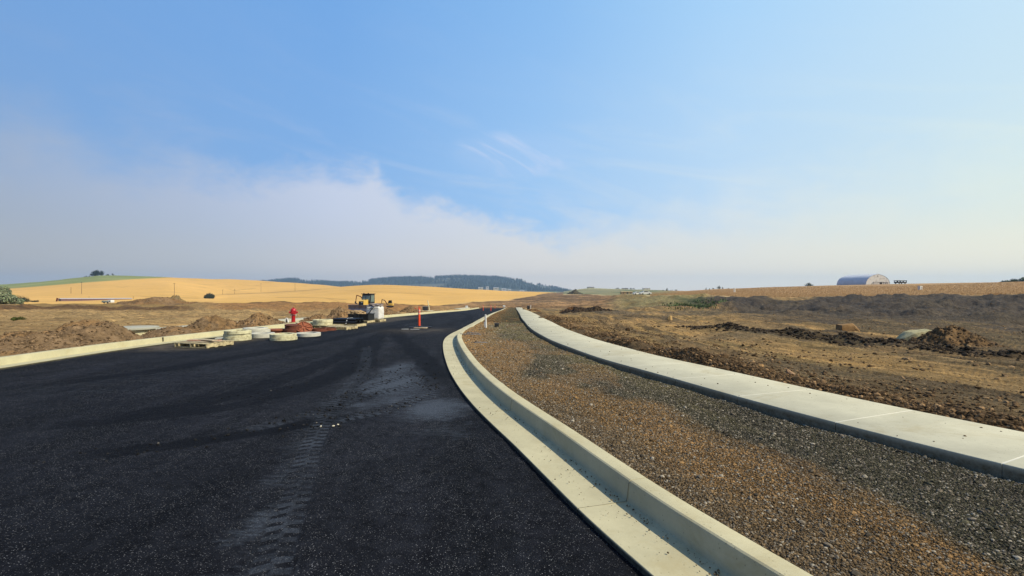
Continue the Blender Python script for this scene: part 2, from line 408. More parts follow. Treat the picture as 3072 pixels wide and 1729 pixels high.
def terrain_mat():
    m = bpy.data.materials.new("site_ground"); m.use_nodes = True; t = NT(m.node_tree)
    a = t.attr('Col'); lane = t.attr('lane').outputs['Vector']; o = t.obj()
    dirt = a.outputs['Alpha']
    s1 = t.noise(lane, 1.3, 12, 0.74, 0.3); s3 = t.noise(lane, 26.0, 4, 0.7, 0.3)
    s2 = t.noise(lane, 7.0, 6, 0.65, 0.2)
    f1 = t.noise(o, 2.2, 12, 0.72)
    f2 = t.noise(o, 0.25, 6, 0.6)
    v = t.math('MULTIPLY', t.remap(s1, 0.28, 0.72, 0.62, 1.38), t.remap(f1, 0.3, 0.7, 0.55, 1.42))
    v = t.math('MULTIPLY', v, t.remap(s2, 0.35, 0.65, 0.72, 1.25)); v = t.math('MULTIPLY', v, t.remap(s3, 0.35, 0.65, 0.72, 1.22))
    for sc_, th_, k_ in ((3.0, .020, .55), (8.0, .028, .42)):
        nn_ = t.noise(lane, sc_, 5, 0.6, 0.6)
        ln_ = t.remap(t.math('ABSOLUTE', t.math('SUBTRACT', nn_, 0.5)), th_ * .4, th_, 1, 0, True)
        ln_ = t.math('MULTIPLY', ln_, t.remap(t.noise(o, 0.7, 5, 0.6), 0.42, 0.6, 0, 1, True))
        v = t.math('MULTIPLY', v, t.math('SUBTRACT', 1.0, t.math('MULTIPLY', ln_, k_)))
    gr = t.math('MULTIPLY', t.remap(f1, 0.3, 0.7, 0.93, 1.07), t.remap(f2, 0.3, 0.7, 0.95, 1.06))
    gr = t.math('MULTIPLY', gr, t.remap(t.noise(t.vmul(o, (.012, .07, 0)), 1.0, 9, .7, .4), .34, .66, .90, 1.07))
    v = t.math('ADD', t.math('MULTIPLY', v, dirt), t.math('MULTIPLY', gr, t.math('SUBTRACT', 1.0, dirt)))
    c = t.mix(1.0, a.outputs['Color'], t.comb(v, v, v), 'MULTIPLY')
    och = t.math('MULTIPLY', t.remap(s1, 0.52, 0.66, 0, 0.5, True), dirt)
    c = t.mix(och, c, t.mix(1.0, c, (1.30, 1.08, 0.78), 'MULTIPLY'))
    gry = t.math('MULTIPLY', t.remap(t.noise(lane, 2.1, 8, 0.6, 0.5), 0.50, 0.62, 0, 0.45, True), dirt)
    c = t.mix(gry, c, t.mix(1.0, c, (0.72, 0.80, 0.92), 'MULTIPLY'))
    # pale stones
    vd = t.voro(o, 14.0); vc = t.voro(o, 14.0, out='Color')
    st = t.math('MULTIPLY', t.math('LESS_THAN', vd, 0.22), t.math('GREATER_THAN', t.sep(vc)[0], 0.86))
    c = t.mix(t.math('MULTIPLY', t.math('MULTIPLY', st, dirt), 0.6), c, sr(176, 158, 130))
    b = t.node('ShaderNodeBsdfPrincipled'); t.link(c, b.inputs['Base Color'])
    b.inputs['Roughness'].default_value = 0.95; b.inputs['Specular IOR Level'].default_value = 0.1
    h = t.math('ADD', t.noise(o, 6.0, 10, 0.72), t.math('MULTIPLY', t.noise(lane, 9.0, 5, 0.6), 0.8))
    bp = t.node('ShaderNodeBump'); t.link(h, bp.inputs['Height']); bp.inputs['Distance'].default_value = 0.10
    t.link(t.math('MULTIPLY', dirt, 0.9), bp.inputs['Strength'])
    t.link(bp.outputs[0], b.inputs['Normal'])
    ou = t.node('ShaderNodeOutputMaterial'); t.link(b.outputs[0], ou.inputs[0])
    return m

def asphalt_mat():
    m = bpy.data.materials.new("fresh_asphalt"); m.use_nodes = True; t = NT(m.node_tree)
    o = t.obj(); tr = t.attr('trk').outputs['Vector']; tx, ty, tz = t.sep(tr)
    ty = t.math('ADD', ty, t.math('MULTIPLY', t.math('SUBTRACT', t.noise(o, 9.0, 6, .65), .5), .55))
    wr = t.attr('wear').outputs['Color']; wa = t.sep(wr)
    # tread: two rows of lugs, staggered
    side = t.math('GREATER_THAN', ty, 0.0)
    ph = t.math('ADD', t.math('MULTIPLY', tx, 7.6), t.math('ADD', t.math('MULTIPLY', side, 0.5), t.math('MULTIPLY', t.math('ABSOLUTE', ty), 0.25)))
    ph = t.math('ADD', ph, t.math('MULTIPLY', t.noise(o, 14, 3), 0.45))
    saw = t.math('ABSOLUTE', t.math('SUBTRACT', t.math('FRACT', ph), 0.5))
    lug = t.remap(saw, 0.19, 0.24, 1, 0, True)
    lug = t.math('MULTIPLY', lug, t.remap(t.math('ABSOLUTE', ty), 0.78, 0.98, 1, 0, True))
    lug = t.math('MULTIPLY', lug, t.remap(t.math('ABSOLUTE', ty), 0.06, 0.14, 0.25, 1, True))
    grit = t.noise(o, 45, 5, 0.7)
    lug = t.math('MULTIPLY', lug, tz)
    # dust film
    dn = t.noise(o, 2.4, 9, 0.68, 0.3)
    hs = t.noise(t.vmul(o, (1.6, 5.0, 1)), 4.0, 10, 0.75)
    du = t.math('ADD', wa[0], t.math('MULTIPLY', t.math('SUBTRACT', dn, 0.5), 0.9))
    du = t.math('ADD', du, t.math('MULTIPLY', t.math('SUBTRACT', hs, 0.5), 1.6))
    du = t.math('MULTIPLY', t.remap(du, 0.25, 0.95, 0, 1, True), t.remap(wa[0], 0.02, 0.25, 0, 1, True))
    strip = t.math('MULTIPLY', tz, t.remap(t.math('ABSOLUTE', ty), 0.75, 1.0, 0.66, 0, True))
    du = t.math('MAXIMUM', du, t.math('MULTIPLY', strip, t.remap(dn, 0.38, 0.62, 0.12, 1)))
    du = t.math('MULTIPLY', du, t.math('SUBTRACT', 1.0, t.math('MULTIPLY', lug, 1.0)))
    du = t.math('MULTIPLY', du, t.remap(grit, 0.36, 0.56, 0.35, 1.1))
    # aggregate, with the glints off its facets painted in as pale stone
    v1 = t.node('ShaderNodeTexVoronoi', feature='F1'); v1.inputs['Scale'].default_value = 105; t.link(o, v1.inputs['Vector'])
    cc = t.sep(v1.outputs['Color'])
    stone = t.math('MULTIPLY', t.remap(v1.outputs['Distance'], 0.30, 0.42, 1, 0, True), t.remap(cc[0], 0.66, 0.98, 0.0, 1.0))
    stone = t.math('MULTIPLY', stone, t.remap(cc[1], 0.2, 1.0, 0.25, 1.0))
    big = t.noise(o, 0.5, 6, 0.6, 0.4)
    mid_ = t.noise(o, 7.0, 8, 0.7)
    base = t.mix(t.remap(big, 0.3, 0.7), (0.0038, 0.0041, 0.0055), (0.0100, 0.0108, 0.0145))
    base = t.mix(t.remap(mid_, 0.35, 0.68), t.mix(1.0, base, (0.35, 0.35, 0.38), 'MULTIPLY'), t.mix(1.0, base, (1.6, 1.6, 1.55), 'MULTIPLY'))
    swp = t.noise(t.vmul(o, (1.1, .16, 1)), 1.0, 7, .6, .6)
    kk = t.remap(swp, .34, .66, .45, 1.7); base = t.mix(1.0, base, t.comb(kk, kk, kk), 'MULTIPLY')
    stone = t.math('MULTIPLY', stone, t.remap(t.noise(o, 1.3, 6, .65), .35, .62, .30, 1.0))
    base = t.mix(t.math('MULTIPLY', stone, 0.9), base, (0.36, 0.36, 0.36))
    base = t.mix(t.math('MULTIPLY', wa[1], .8), base, (0.0020, 0.0021, 0.0030))                    # dark wheel paths
    base = t.mix(t.math('MULTIPLY', du, 0.85), base, (0.072, 0.086, 0.108))
    brown = t.math('MULTIPLY', wa[2], t.remap(t.noise(o, 1.6, 8, 0.7), 0.34, 0.6, 0.15, 1, True))
    base = t.mix(brown, base, sr(92, 84, 72))
    b = t.node('ShaderNodeBsdfPrincipled'); t.link(base, b.inputs['Base Color'])
    t.link(t.remap(stone, 0, 1, 0.80, 0.5), b.inputs['Roughness'])
    b.inputs['Specular IOR Level'].default_value = 0.08
    h = t.math('ADD', t.math('MULTIPLY', v1.outputs['Distance'], -0.7), t.math('MULTIPLY', t.noise(o, 60, 4, 0.7), 0.8))
    h = t.math('ADD', h, t.math('MULTIPLY', lug, -0.6))
    h = t.math('ADD', h, t.math('MULTIPLY', mid_, 2.2))
    t.link(t.bump(h, 0.75, 0.012), b.inputs['Normal'])
    ou = t.node('ShaderNodeOutputMaterial'); t.link(b.outputs[0], ou.inputs[0])
    return m

def concrete_mat(name, c, jointspace=None, joff=0.0, jw=0.008, jcol=None, broom=True, shaded_side=False, lip_shade=False):
    m = bpy.data.materials.new(name); m.use_nodes = True; t = NT(m.node_tree)
    o = t.obj(); uv = t.attr('st').outputs['Vector']; s_, q_, _ = t.sep(uv)
    n = t.noise(o, 1.6, 8, 0.62)
    n2 = t.noise(o, 22, 6, 0.7)
    cc = t.mix(t.remap(n, 0.3, 0.7), tuple(v * 0.86 for v in c), tuple(v * 1.10 for v in c))
    cc = t.mix(t.remap(n2, 0.3, 0.7, 0, .35), cc, t.mix(1.0, cc, (0.80, 0.79, 0.76), 'MULTIPLY'))
    # small pits
    vd = t.voro(o, 42.0); vc = t.sep(t.voro(o, 42.0, out='Color'))[0]
    pit = t.math('MULTIPLY', t.math('LESS_THAN', vd, 0.2), t.math('GREATER_THAN', vc, 0.86))
    cc = t.mix(t.math('MULTIPLY', pit, 0.6), cc, tuple(v * 0.35 for v in c))
    if jointspace:
        pid = t.math('FLOOR', t.math('DIVIDE', t.math('ADD', s_, 10 * jointspace), jointspace * (2 if broom else 1)))
        wn_ = t.node('ShaderNodeTexWhiteNoise', noise_dimensions='1D'); t.link(pid, wn_.inputs['W'])
        pv = t.remap(wn_.outputs['Value'], 0, 1, .92, 1.06); cc = t.mix(1.0, cc, t.comb(pv, pv, pv), 'MULTIPLY')
    # stains
    stn = t.remap(t.noise(o, 1.1, 12, 0.75, 0.8), 0.50, 0.70, 0, 0.55, True)
    cc = t.mix(stn, cc, tuple(v * k for v, k in zip(c, (0.74, 0.66, 0.52))))
    side_shade = t.math('MULTIPLY', t.remap(q_, .16, .235, 1, 0, True), t.remap(n2, .3, .7, .6, .95))
    if lip_shade: cc = t.mix(t.math('MULTIPLY', t.remap(q_, .17, .196, 1, 0, True), t.remap(n2, .3, .7, .8, 1)), cc, (.012, .012, .013))  # shade on the lip's outer face painted in near-black
    if shaded_side: cc = t.mix(side_shade, cc, sr(104, 88, 60))  # shade of the slab's left side face painted into the concrete colour
    if jointspace:
        fr = t.math('ABSOLUTE', t.math('SUBTRACT', t.math('FRACT', t.math('DIVIDE', t.math('ADD', s_, joff + jointspace / 2), jointspace)), 0.5))
        ln = t.math('MULTIPLY', t.math('LESS_THAN', fr, jw / jointspace), t.math('GREATER_THAN', q_, .222 if shaded_side else -1.0))
        cc = t.mix(t.math('MULTIPLY', ln, 0.55 if shaded_side else 0.8), cc, jcol)
    b = t.node('ShaderNodeBsdfPrincipled'); t.link(cc, b.inputs['Base Color'])
    b.inputs['Roughness'].default_value = 0.9; b.inputs['Specular IOR Level'].default_value = 0.2
    h = t.math('ADD', t.noise(o, 60, 5, 0.7), t.math('MULTIPLY', pit, -1.5))
    if broom: h = t.math('ADD', h, t.math('MULTIPLY', t.noise(t.vmul(uv, (160, 1.5, 1)), 1.0, 2), 0.7))
    t.link(t.bump(h, 0.35, 0.004), b.inputs['Normal'])
    ou = t.node('ShaderNodeOutputMaterial'); t.link(b.outputs[0], ou.inputs[0])
    return m

# ------------------------------------------------------------------ TERRAIN
def build_terrain():
    fine = np.linspace(R(-49.5), R(49.5), 1000)
    fine = np.arctan(np.linspace(math.tan(R(-49.5)), math.tan(R(49.5)), 1000))
    rest = np.linspace(R(49.5), R(310.5), 110)[1:-1]
    azs = np.concatenate([fine, rest, [fine[0] + 2 * math.pi]])
    rr = [0.6]
    while rr[-1] < 4300:
        r = rr[-1]
        dr = max(0.045, r * 0.012) if r < 30 else r * (0.0095 if r < 140 else 0.011 if r < 1000 else .05)
        rr.append(r + dr)
    rr = np.array(rr)
    Rr, Az = np.meshgrid(rr, azs, indexing='ij')
    # radius measured along the view axis inside the frame, so rows run level across it
    sec = 1 / np.maximum(np.cos(np.clip(Az, -R(49.5), R(49.5))), .1)
    sec = np.where(Az > R(49.5), 1 / math.cos(R(49.5)), sec)
    X = Rr * sec * np.sin(Az); Y = Rr * sec * np.cos(Az)
    x, y = X.ravel(), Y.ravel()
    z = ground(x, y)
    px, Z = pxZ(x, y)
    n = len(x)
    nz = fbm(x / (4 + Z * .06), y / (4 + Z * .06), 101, 4)
    n2 = fbm(x / (15 + Z * .12), y / (9 + Z * .08), 131, 4)
    C = np.zeros((n, 3)); 
    def setc(msk, c): 
        nonlocal C
        C = C * (1 - msk[:, None]) + np.array(c)[None, :] * msk[:, None]
    pz = px + 40 * n2; rowpx0 = HY + F * (CAMH - z) / Z
    C[:] = sr(176, 146, 98)
    t = x - (SN(y) + SWW)
    # right field: browner
    setc(sst(0, 2, t) * (px > 1500), sr(158, 130, 82))
    rg_ = sst(-1.2, 1.2, (px - 2350) / 450 + 2.2 * fbm(t / 5, y / 14, 17, 4)) * (px > 1500) * sst(.5, 3, t)
    setc(rg_ * .9, sr(108, 94, 70))
    stk = sst(.0, .16, fbm(t / 1.4, y / 20, 19, 6, .6)) * (px > 1500) * sst(.5, 3, t)
    setc(stk * .75, sr(104, 88, 66))
    stk = sst(.14, .24, fbm(t / .9, y / 24, 29, 5, .6)) * (px > 1500) * sst(.5, 3, t)
    setc(stk * .6, sr(186, 150, 96))
    setc(sst(-.1, .25, n2) * (px > 1600) * .5, sr(104, 96, 80))
    setc(sst(.05, .3, nz) * (px > 1560) * .4 , sr(176, 142, 92))
    # left field
    setc(sst(-.05, .3, n2) * (px < 1300) * (Z < 70) * .6, sr(192, 158, 106))
    setc(sst(.1, .35, nz) * (px < 1300) * .45, sr(150, 120, 78))
    setc(sst(60, 66, Z) * sst(92, 84, Z) * sst(620, 540, px) * .85, sr(100, 74, 48))
    setc(sst(85, 95, Z) * sst(700, 500, px) * .7, sr(146, 118, 66))
    setc(sst(560, 700, px) * sst(1400, 1250, px) * sst(62, 75, Z) * .8, sr(164, 120, 72))
    setc(np.exp(-((Z / Zgold(np.clip(px, 0, 3072)) - 0.965) / .02) ** 2) * sst(680, 780, px) * sst(1500, 1300, px) * .8, sr(72, 62, 44))
    # far centre
    fc = sst(80, 110, Z) * sst(1250, 1400, px) * sst(2060, 1960, px)
    setc(sst(105, 130, Z) * sst(1300, 1420, px) * sst(2000, 1850, px) * .9, sr(164, 126, 82))
    setc(sst(150, 200, Z) * sst(1380, 1480, px) * sst(1830, 1760, px) * .7, sr(128, 108, 82))
    fs = fbm(x / 22, Z / 4.5, 333, 5, .6); setc(fc * sst(.02, .2, fs) * .65, sr(106, 84, 62)); setc(fc * sst(-.06, -.24, fs) * .6, sr(196, 156, 110))
    setc(np.exp(-((rowpx0 - 899 - 3 * fbm(px / 60, px * 0, 8, 3)) / 1.6) ** 2) * sst(1380, 1500, px) * sst(1880, 1760, px) * .6, sr(86, 70, 54))
    bank_ = sst(1800, 1900, pz) * sst(2180, 2080, pz) * sst(84, 100, Z) * sst(1.02, .98, Z / Zgrass(np.clip(px, 1690, 3072)))
    setc(bank_ * .85, sr(158, 146, 98))
    setc(bank_ * sst(.0, .25, fbm(px / 30, Z / 12, 44, 3)) * .7, sr(140, 118, 74))
    dk = np.maximum(darkmask(px + 60 * nz, Z * (1 + .25 * nz)), .8 * darkmask(px + 60 * nz, Z * (1.6 + .9 * nz + .8 * fbm(t / 2, y / 30, 23, 4))) * sst(2150, 2500, px) * (Z < Zgrass(np.clip(px, 1690, 3072))))
    setc(dk * .93, sr(82, 75, 68))
    setc(dk * sst(.0, .3, nz) * .5, sr(92, 82, 66))
    setc(dk * sst(2170, 2050, px + 80 * nz) * sst(.88, .98, Z / 95.) * .6, sr(70, 104, 48))
    setc(wind2(x, y) * .8, sr(66, 56, 44))
    wrm = np.maximum(np.exp(-((t - 0.55) / 0.5) ** 2), .8 * sst(2.6, .8, t + 1.2 * fbm(x / .9, y / 1.6, 53, 4))) * (y < 60) * (t > -.2)
    setc(wrm * .85, sr(104, 84, 60))
    dirt = dirtmask(px, Z)
    # fields
    gold = np.where(px < 1700, 1 - dirt, 0)
    fg = fbm(x / 120, y / 70, 203, 4)
    G = np.array(sr(229, 182, 103))[None, :] * (1 + .10 * fg[:, None])
    rowpx = HY + F * (CAMH - z) / Z
    # tramlines, then traced lines with the hill folds' shading painted in
    lines = np.exp(-((np.mod(Z + 22 * np.sin(x / 95 + .4) + 14 * fbm(x / 160, y / 160, 7, 2), 62) - 31) / 1.1) ** 2)
    G = G * (1 - .22 * (lines * (fbm(x / 60, y / 40, 91, 2) > -.05))[:, None])
    for ln, wd, st in (([(980, 896), (1010, 903), (1040, 906)], 1.0, .25), ([(1030, 873), (1100, 874.5), (1170, 877), (1300, 885)], .9, .22), ([(829, 893), (900, 892.5), (966, 894), (1043, 900)], 1.0, .28),
                       ([(640, 886), (717, 882), (795, 879), (885, 874), (960, 868)], 1.0, .38), ([(689, 868), (702, 872), (730, 869), (764, 866)], .8, .35), ([(640, 894), (700, 889), (800, 886), (900, 880)], 3.0, -.10),
                       ([(590, 852), (625, 855), (645, 856)], .8, .3), ([(425, 890), (520, 893), (600, 895)], 1.5, .25), ([(350, 860), (367, 863), (385, 859)], .8, .2)):
        ln = np.array(ln, float); yl = np.interp(px, ln[:, 0], ln[:, 1]); k = np.exp(-((rowpx - yl) / wd) ** 2) * sst(ln[0, 0] - 12, ln[0, 0] + 12, px) * sst(ln[-1, 0] + 12, ln[-1, 0] - 12, px)
        G = G * (1 - st * k[:, None])
    C = C * (1 - gold[:, None]) + G * gold[:, None]
    edge = np.interp(px, [0, 100, 270, 400, 515], [868, 861, 847, 838, 832.5])
    gm = sst(1.5, -1.5, rowpx - edge) * (Z > 450) * (px < 540)
    setc(gm, sr(142, 150, 92)); setc(gm * sst(0, .3, fg) * .6, sr(168, 166, 104))
    farm = np.where(px >= 1690, sst(.99, 1.01, Z / Zgrass(np.clip(px, 1690, 3072))), 0)
    right = sst(1960, 2060, px)
    setc(farm * right, sr(180, 146, 104)); setc(farm * right * sst(-.1, .3, fbm(x / 12, y / 8, 61, 4)) * .6, sr(158, 132, 98))
    setc(farm * right * sst(1.22, 1.0, Z / Zgrass(np.clip(px, 1690, 3072))) * .7, sr(198, 162, 106))
    setc(farm * (1 - right), sr(146, 140, 100))
    setc(farm * (1 - right) * (Z > 600) * sst(-.1, .1, fbm(x / 60, y / 60, 303, 4)) * .8, sr(96, 112, 78))
    setc(farm * (1 - right) * (Z > 1150) * .8, sr(176, 170, 120))
    Zg = Zgrass(np.clip(px, 1690, 3072))
    setc(np.exp(-((Z / Zg - 1.03) / .03) ** 2) * (px > 1690) * sst(2330, 2200, px) * .9, sr(205, 182, 138))
    setc(np.exp(-((Z / Zgold(px) - 1.03) / .03) ** 2) * sst(1330, 1400, px) * (px < 1560) * .8, sr(214, 178, 120))
    setc((Z > 1250) * (px < 1690) * 1.0, sr(120, 125, 90))
    lx = np.where(x < -9, x * .10, t * 1.1); ly = np.where(x < -9, y * .75, y * .10)
    lane = np.stack([lx, ly, 0 * lx], 1)
    A4 = np.concatenate([C, dirt[:, None]], 1)
    nc = len(azs)
    o = mesh_np("ground", np.stack([x, y, z], 1), gridF(len(rr), nc), terrain_mat(), True,
                {'Col': ('FLOAT_COLOR', A4), 'lane': ('FLOAT_VECTOR', lane)})
    tag(o, kind='structure')
build_terrain()

# ------------------------------------------------------------------ ROAD
def seg_param(pts, x, y):
    """arc position and signed offset from a polyline"""
    pts = np.array(pts, float); best = np.full(x.shape, 1e9); S = np.zeros(x.shape); T = np.zeros(x.shape); acc = 0
    for a, b in zip(pts[:-1], pts[1:]):
        d = b - a; L = np.hypot(*d); d = d / L
        rx, ry = x - a[0], y - a[1]; s = rx * d[0] + ry * d[1]; sc = np.clip(s, 0, L)
        dd = np.hypot(rx - sc * d[0], ry - sc * d[1]); tt = rx * d[1] - ry * d[0]
        m = dd < best; best = np.where(m, dd, best); S = np.where(m, acc + sc, S); T = np.where(m, np.sign(tt) * dd, T)
        acc += L
    return S, T, acc
def smooth_poly(pix):
    w_ = [(lambda v: (v.x, v.y))(onroad(*p)) for p in pix]
    w_ = np.array(w_); u = np.linspace(0, len(w_) - 1, len(w_) * 8)
    out = np.stack([np.interp(u, range(len(w_)), w_[:, k]) for k in (0, 1)], 1)
    for _ in range(12): out[1:-1] = (out[:-2] + 2 * out[1:-1] + out[2:]) / 4
    return out
TRACKS = [
 (smooth_poly([(770, 1900), (807, 1729), (842, 1603), (882, 1503), (912, 1402), (935, 1327), (985, 1240), (1045, 1160), (1080, 1115)]), .135, 1.0),
 (smooth_poly([(960, 1275), (1010, 1262), (1150, 1232), (1250, 1198), (1330, 1155)]), .17, .95),
 (smooth_poly([(1000, 1225), (1080, 1190), (1200, 1165), (1300, 1135)]), .16, .8),
 (smooth_poly([(1230, 1100), (1262, 1130), (1290, 1160)]), .22, .6),
 (smooth_poly([(1010, 1200), (1090, 1165), (1190, 1135), (1290, 1118)]), .16, .8),
 (smooth_poly([(1050, 1160), (1110, 1130), (1200, 1110), (1280, 1095)]), .15, .7),
 (smooth_poly([(1085, 1120), (1098, 1080), (1100, 1040)]), .15, .7),
 (smooth_poly([(700, 1300), (820, 1270), (960, 1235), (1060, 1215)]), .17, .7),
]
DARKP = [
 (smooth_poly([(1085, 1110), (1110, 1050), (1135, 1010), (1180, 975)]), .28, .8),
 (smooth_poly([(1330, 1150), (1290, 1095), (1230, 1040), (1195, 1010), (1190, 980)]), .30, .9),
 (smooth_poly([(100, 1385), (300, 1365), (500, 1342), (750, 1300), (960, 1268), (1150, 1240)]), .20, 1.0),
 (smooth_poly([(560, 1200), (760, 1190), (960, 1150), (1080, 1085), (1100, 1010)]), .3, .85),
 (smooth_poly([(100, 1160), (500, 1110), (900, 1040), (1150, 985), (1350, 945)]), .3, .8),
 (smooth_poly([(200, 1260), (600, 1220), (900, 1120), (1120, 1030)]), .28, .85),
 (smooth_poly([(0, 1290), (400, 1260), (760, 1210), (1000, 1140)]), .22, .8),
 (smooth_poly([(1380, 940), (1415, 948), (1400, 962), (1330, 968)]), .35, .7),
]
def build_road():
    ys = [-30.0]
    while ys[-1] < 0: ys.append(ys[-1] + 1.0)
    ys = [v for v in ys if v < 0.5] + [1.0]
    while ys[-1] < 122: ys.append(ys[-1] + max(.028, ys[-1] * .0095))
    ys = np.array(ys); nu = 420
    u = np.linspace(0, 1, nu)
    Y, U = np.meshgrid(ys, u, indexing='ij')
    xl, xr = LL(Y) - 0.02, RL(Y) + 0.02
    X = xl + (xr - xl) * U
    x, y = X.ravel(), Y.ravel()
    z = P(y) + 0.006 * fbm(x / .5, y / .5, 15, 3) + .004 * fbm(x / 2, y / 2, 16, 2)
    dgt = np.minimum(RL(y) - x, x - LL(y))
    z = z - .012 * sst(.11, .02, dgt + .05 * fbm(x / .15, y / .15, 18, 3))
    best = np.zeros_like(x); trk = np.zeros((len(x), 3)); dust = np.zeros_like(x); dark = np.zeros_like(x)
    for pl, hw, st in TRACKS:
        S, T, L = seg_param(pl, x, y)
        k = st * sst(1.08, .98, np.abs(T) / hw) * sst(0, .4, S) * sst(0, .5, L - S)
        m = k > best
        best = np.where(m, k, best); 
        mm = (np.abs(T) < hw * 1.15) & (k >= best - 1e-6)
        trk[mm, 0] = S[mm]; trk[mm, 1] = T[mm] / hw; trk[:, 2] = best
        dust = np.maximum(dust, (.34 if hw < .14 else .22) * st * np.exp(-((T + (.16 if hw < .14 else 0)) / (.24)) ** 2) * sst(0, .5, L - S))
        z -= .004 * k
    for pl, hw, st in DARKP:
        S, T, L = seg_param(pl, x, y); T = T + .14 * fbm(x / .5, y / .5, 5, 4, .65)
        k = st * sst(1.12, .8, np.abs(T) / hw) * sst(0, .8, S) * sst(0, .8, L - S)
        dark = np.maximum(dark, k)
    for (px_, py_, sx, sy, st) in [(1180, 1150, .75, 1.5, 1.0), (1190, 1110, .45, 1.3, .9), (1300, 1225, .62, .8, .95), (1220, 1195, .8, .8, .7), (1330, 1290, .6, .6, .45), (1080, 1215, .8, .7, .6), (1000, 1240, .6, .5, .5), (880, 1420, .25, .8, .5), (780, 1560, .2, .7, .5),
                                   (1290, 1060, .5, 1.2, .35), (700, 1110, 3.5, 1.4, .30), (250, 1170, 2.5, 1.2, .28), (1000, 1050, 2.0, 2.5, .25), (1150, 990, 2, 5, .2)]:
        c = onroad(px_, py_)
        dust = np.maximum(dust, st * np.exp(-((x - c.x) / sx) ** 2 - ((y - c.y) / sy) ** 2))
    dust = dust * (1 - .75 * dark)
    # brown dirt tracked under the stacked materials by the left kerb
    xin = x - LL(y)
    brown = sst(2.9, 1.6, xin + .5 * fbm(x / 1.2, y / 1.8, 8, 3)) * sst(13.2, 14.6, y) * sst(44, 36, y)
    c = onroad(1262, 992); brown = np.maximum(brown, .75 * np.exp(-((x - c.x) / 1.6) ** 2 - ((y - c.y) / 1.4) ** 2))
    brown = np.maximum(brown, .5 * sst(.45, .1, xin + .2 * fbm(x, y, 2, 2)) * (y > 14))
    wear = np.stack([dust, dark, brown, np.ones_like(x)], 1)
    o = mesh_np("road", np.stack([x, y, z], 1), gridF(len(ys), nu), asphalt_mat(), True,
                {'trk': ('FLOAT_VECTOR', trk), 'wear': ('FLOAT_COLOR', wear)})
    tag(o, kind='structure')
build_road()

# swept concrete along a curve x(y): prof = [(offset, height)], sgn=+1 profile grows to the right
def sweep(name, cf, prof, sgn, m, y0, y1, jspace=None, joff=0.0, gdepth=.006, wob=.0):
    yv = np.concatenate([np.arange(y0, 2, .5), np.arange(2, 60, .08), np.arange(60, y1, .5), [y1]]) if y0 < 2 else np.concatenate([np.arange(y0, 60, .08), np.arange(60, y1, .5), [y1]])
    yv = np.unique(yv[(yv >= y0) & (yv <= y1)])
    xs = cf(yv); ds = np.hypot(np.diff(xs), np.diff(yv)); S = np.concatenate([[0], np.cumsum(ds)])
    s0 = np.interp(0, yv, S); S = S - s0                     # arc length measured from y=0
    if jspace:
        js = np.arange(math.ceil((S[0] - joff) / jspace), (S[-1] - joff) / jspace) * jspace + joff
        js = js[(js > S[0] + .1) & (js < S[-1] - .1)]
        ex = np.concatenate([js - .006, js - .0045, js + .0045, js + .006])
        keep = np.ones(len(S), bool)
        for j in js: keep &= np.abs(S - j) > .02
        Sa = np.sort(np.concatenate([S[keep], ex])); ya = np.interp(Sa, S, yv); S, yv = Sa, ya; xs = cf(yv)
        gro = np.zeros(len(S))
        for j in js: gro[np.abs(S - j) < .005] = 1
    else: gro = np.zeros(len(S))
    tx = np.gradient(cf(yv), yv); # slope from smooth function
    e = .3; tx = (cf(yv + e) - cf(yv - e)) / (2 * e)
    L = np.hypot(tx, 1); nx, ny = 1 / L * sgn, -tx / L * sgn
    V = []; st = []
    pr = np.array(prof, float); cen = pr.mean(0)
    q = np.concatenate([[0], np.cumsum(np.hypot(*np.diff(pr, axis=0).T))])
    for k, (a, h) in enumerate(prof):
        dcy = np.array([cen[0] - a, cen[1] - h]); dcy = dcy / (np.hypot(*dcy) + 1e-9)
        aa = a + dcy[0] * gro * gdepth; hh = h + dcy[1] * gro * gdepth
        wv = wob * fbm(S / .8 + k * .03, S * 0 + k * .02, 12, 3) if wob else 0
        V.append(np.stack([xs + nx * aa, yv + ny * aa, P(yv) + hh + wv], 1)); st.append(np.stack([S, np.full(len(S), q[k]), 0 * S], 1))
    V = np.stack(V, 1); st = np.stack(st, 1); nr, nc = V.shape[:2]
    Fq = gridF(nr, nc)
    if sgn < 0: Fq = Fq[:, ::-1]
    Vv = V.reshape(-1, 3)
    caps = []
    o = mesh_np(name, Vv, Fq, m, False, {'st': ('FLOAT_VECTOR', st.reshape(-1, 3))})
    return o, (yv, S)
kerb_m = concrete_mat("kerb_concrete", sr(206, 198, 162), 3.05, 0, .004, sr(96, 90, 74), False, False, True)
def smoothpart(o):
    me = o.data; me.polygons.foreach_set("use_smooth", np.ones(len(me.polygons), bool))
    bm = bmesh.new(); bm.from_mesh(me)
    for e in bm.edges:
        if len(e.link_faces) == 2 and e.calc_face_angle(0) > R(28): e.smooth = False
    bm.to_mesh(me); bm.free()
KPROF = [(0.0, -.16), (0.0, .026), (.004, .030), (.20, .026), (.395, .020), (.43, .022), (.438, .045), (.450, .165), (.457, .180), (.470, .188), (.60, .190), (.612, .186), (.617, .175), (.617, -.16)]
JOFF_R = 0.0
_s = np.hypot(np.diff(RL(np.arange(0, 3.72, .01))), .01).sum()
o, _ = sweep("kerb_right", RL, KPROF, 1, kerb_m, -30, 121, 3.05, float(_s), .007, wob=.003); smoothpart(o); tag(o, kind='structure')
m2 = o.data.materials[0]
o, _ = sweep("kerb_left", LL, KPROF, -1, concrete_mat("kerb_concrete_left", sr(202, 195, 158), None, lip_shade=True), -30, 121, 3.05, 1.2, wob=.002); smoothpart(o); tag(o, kind='structure')
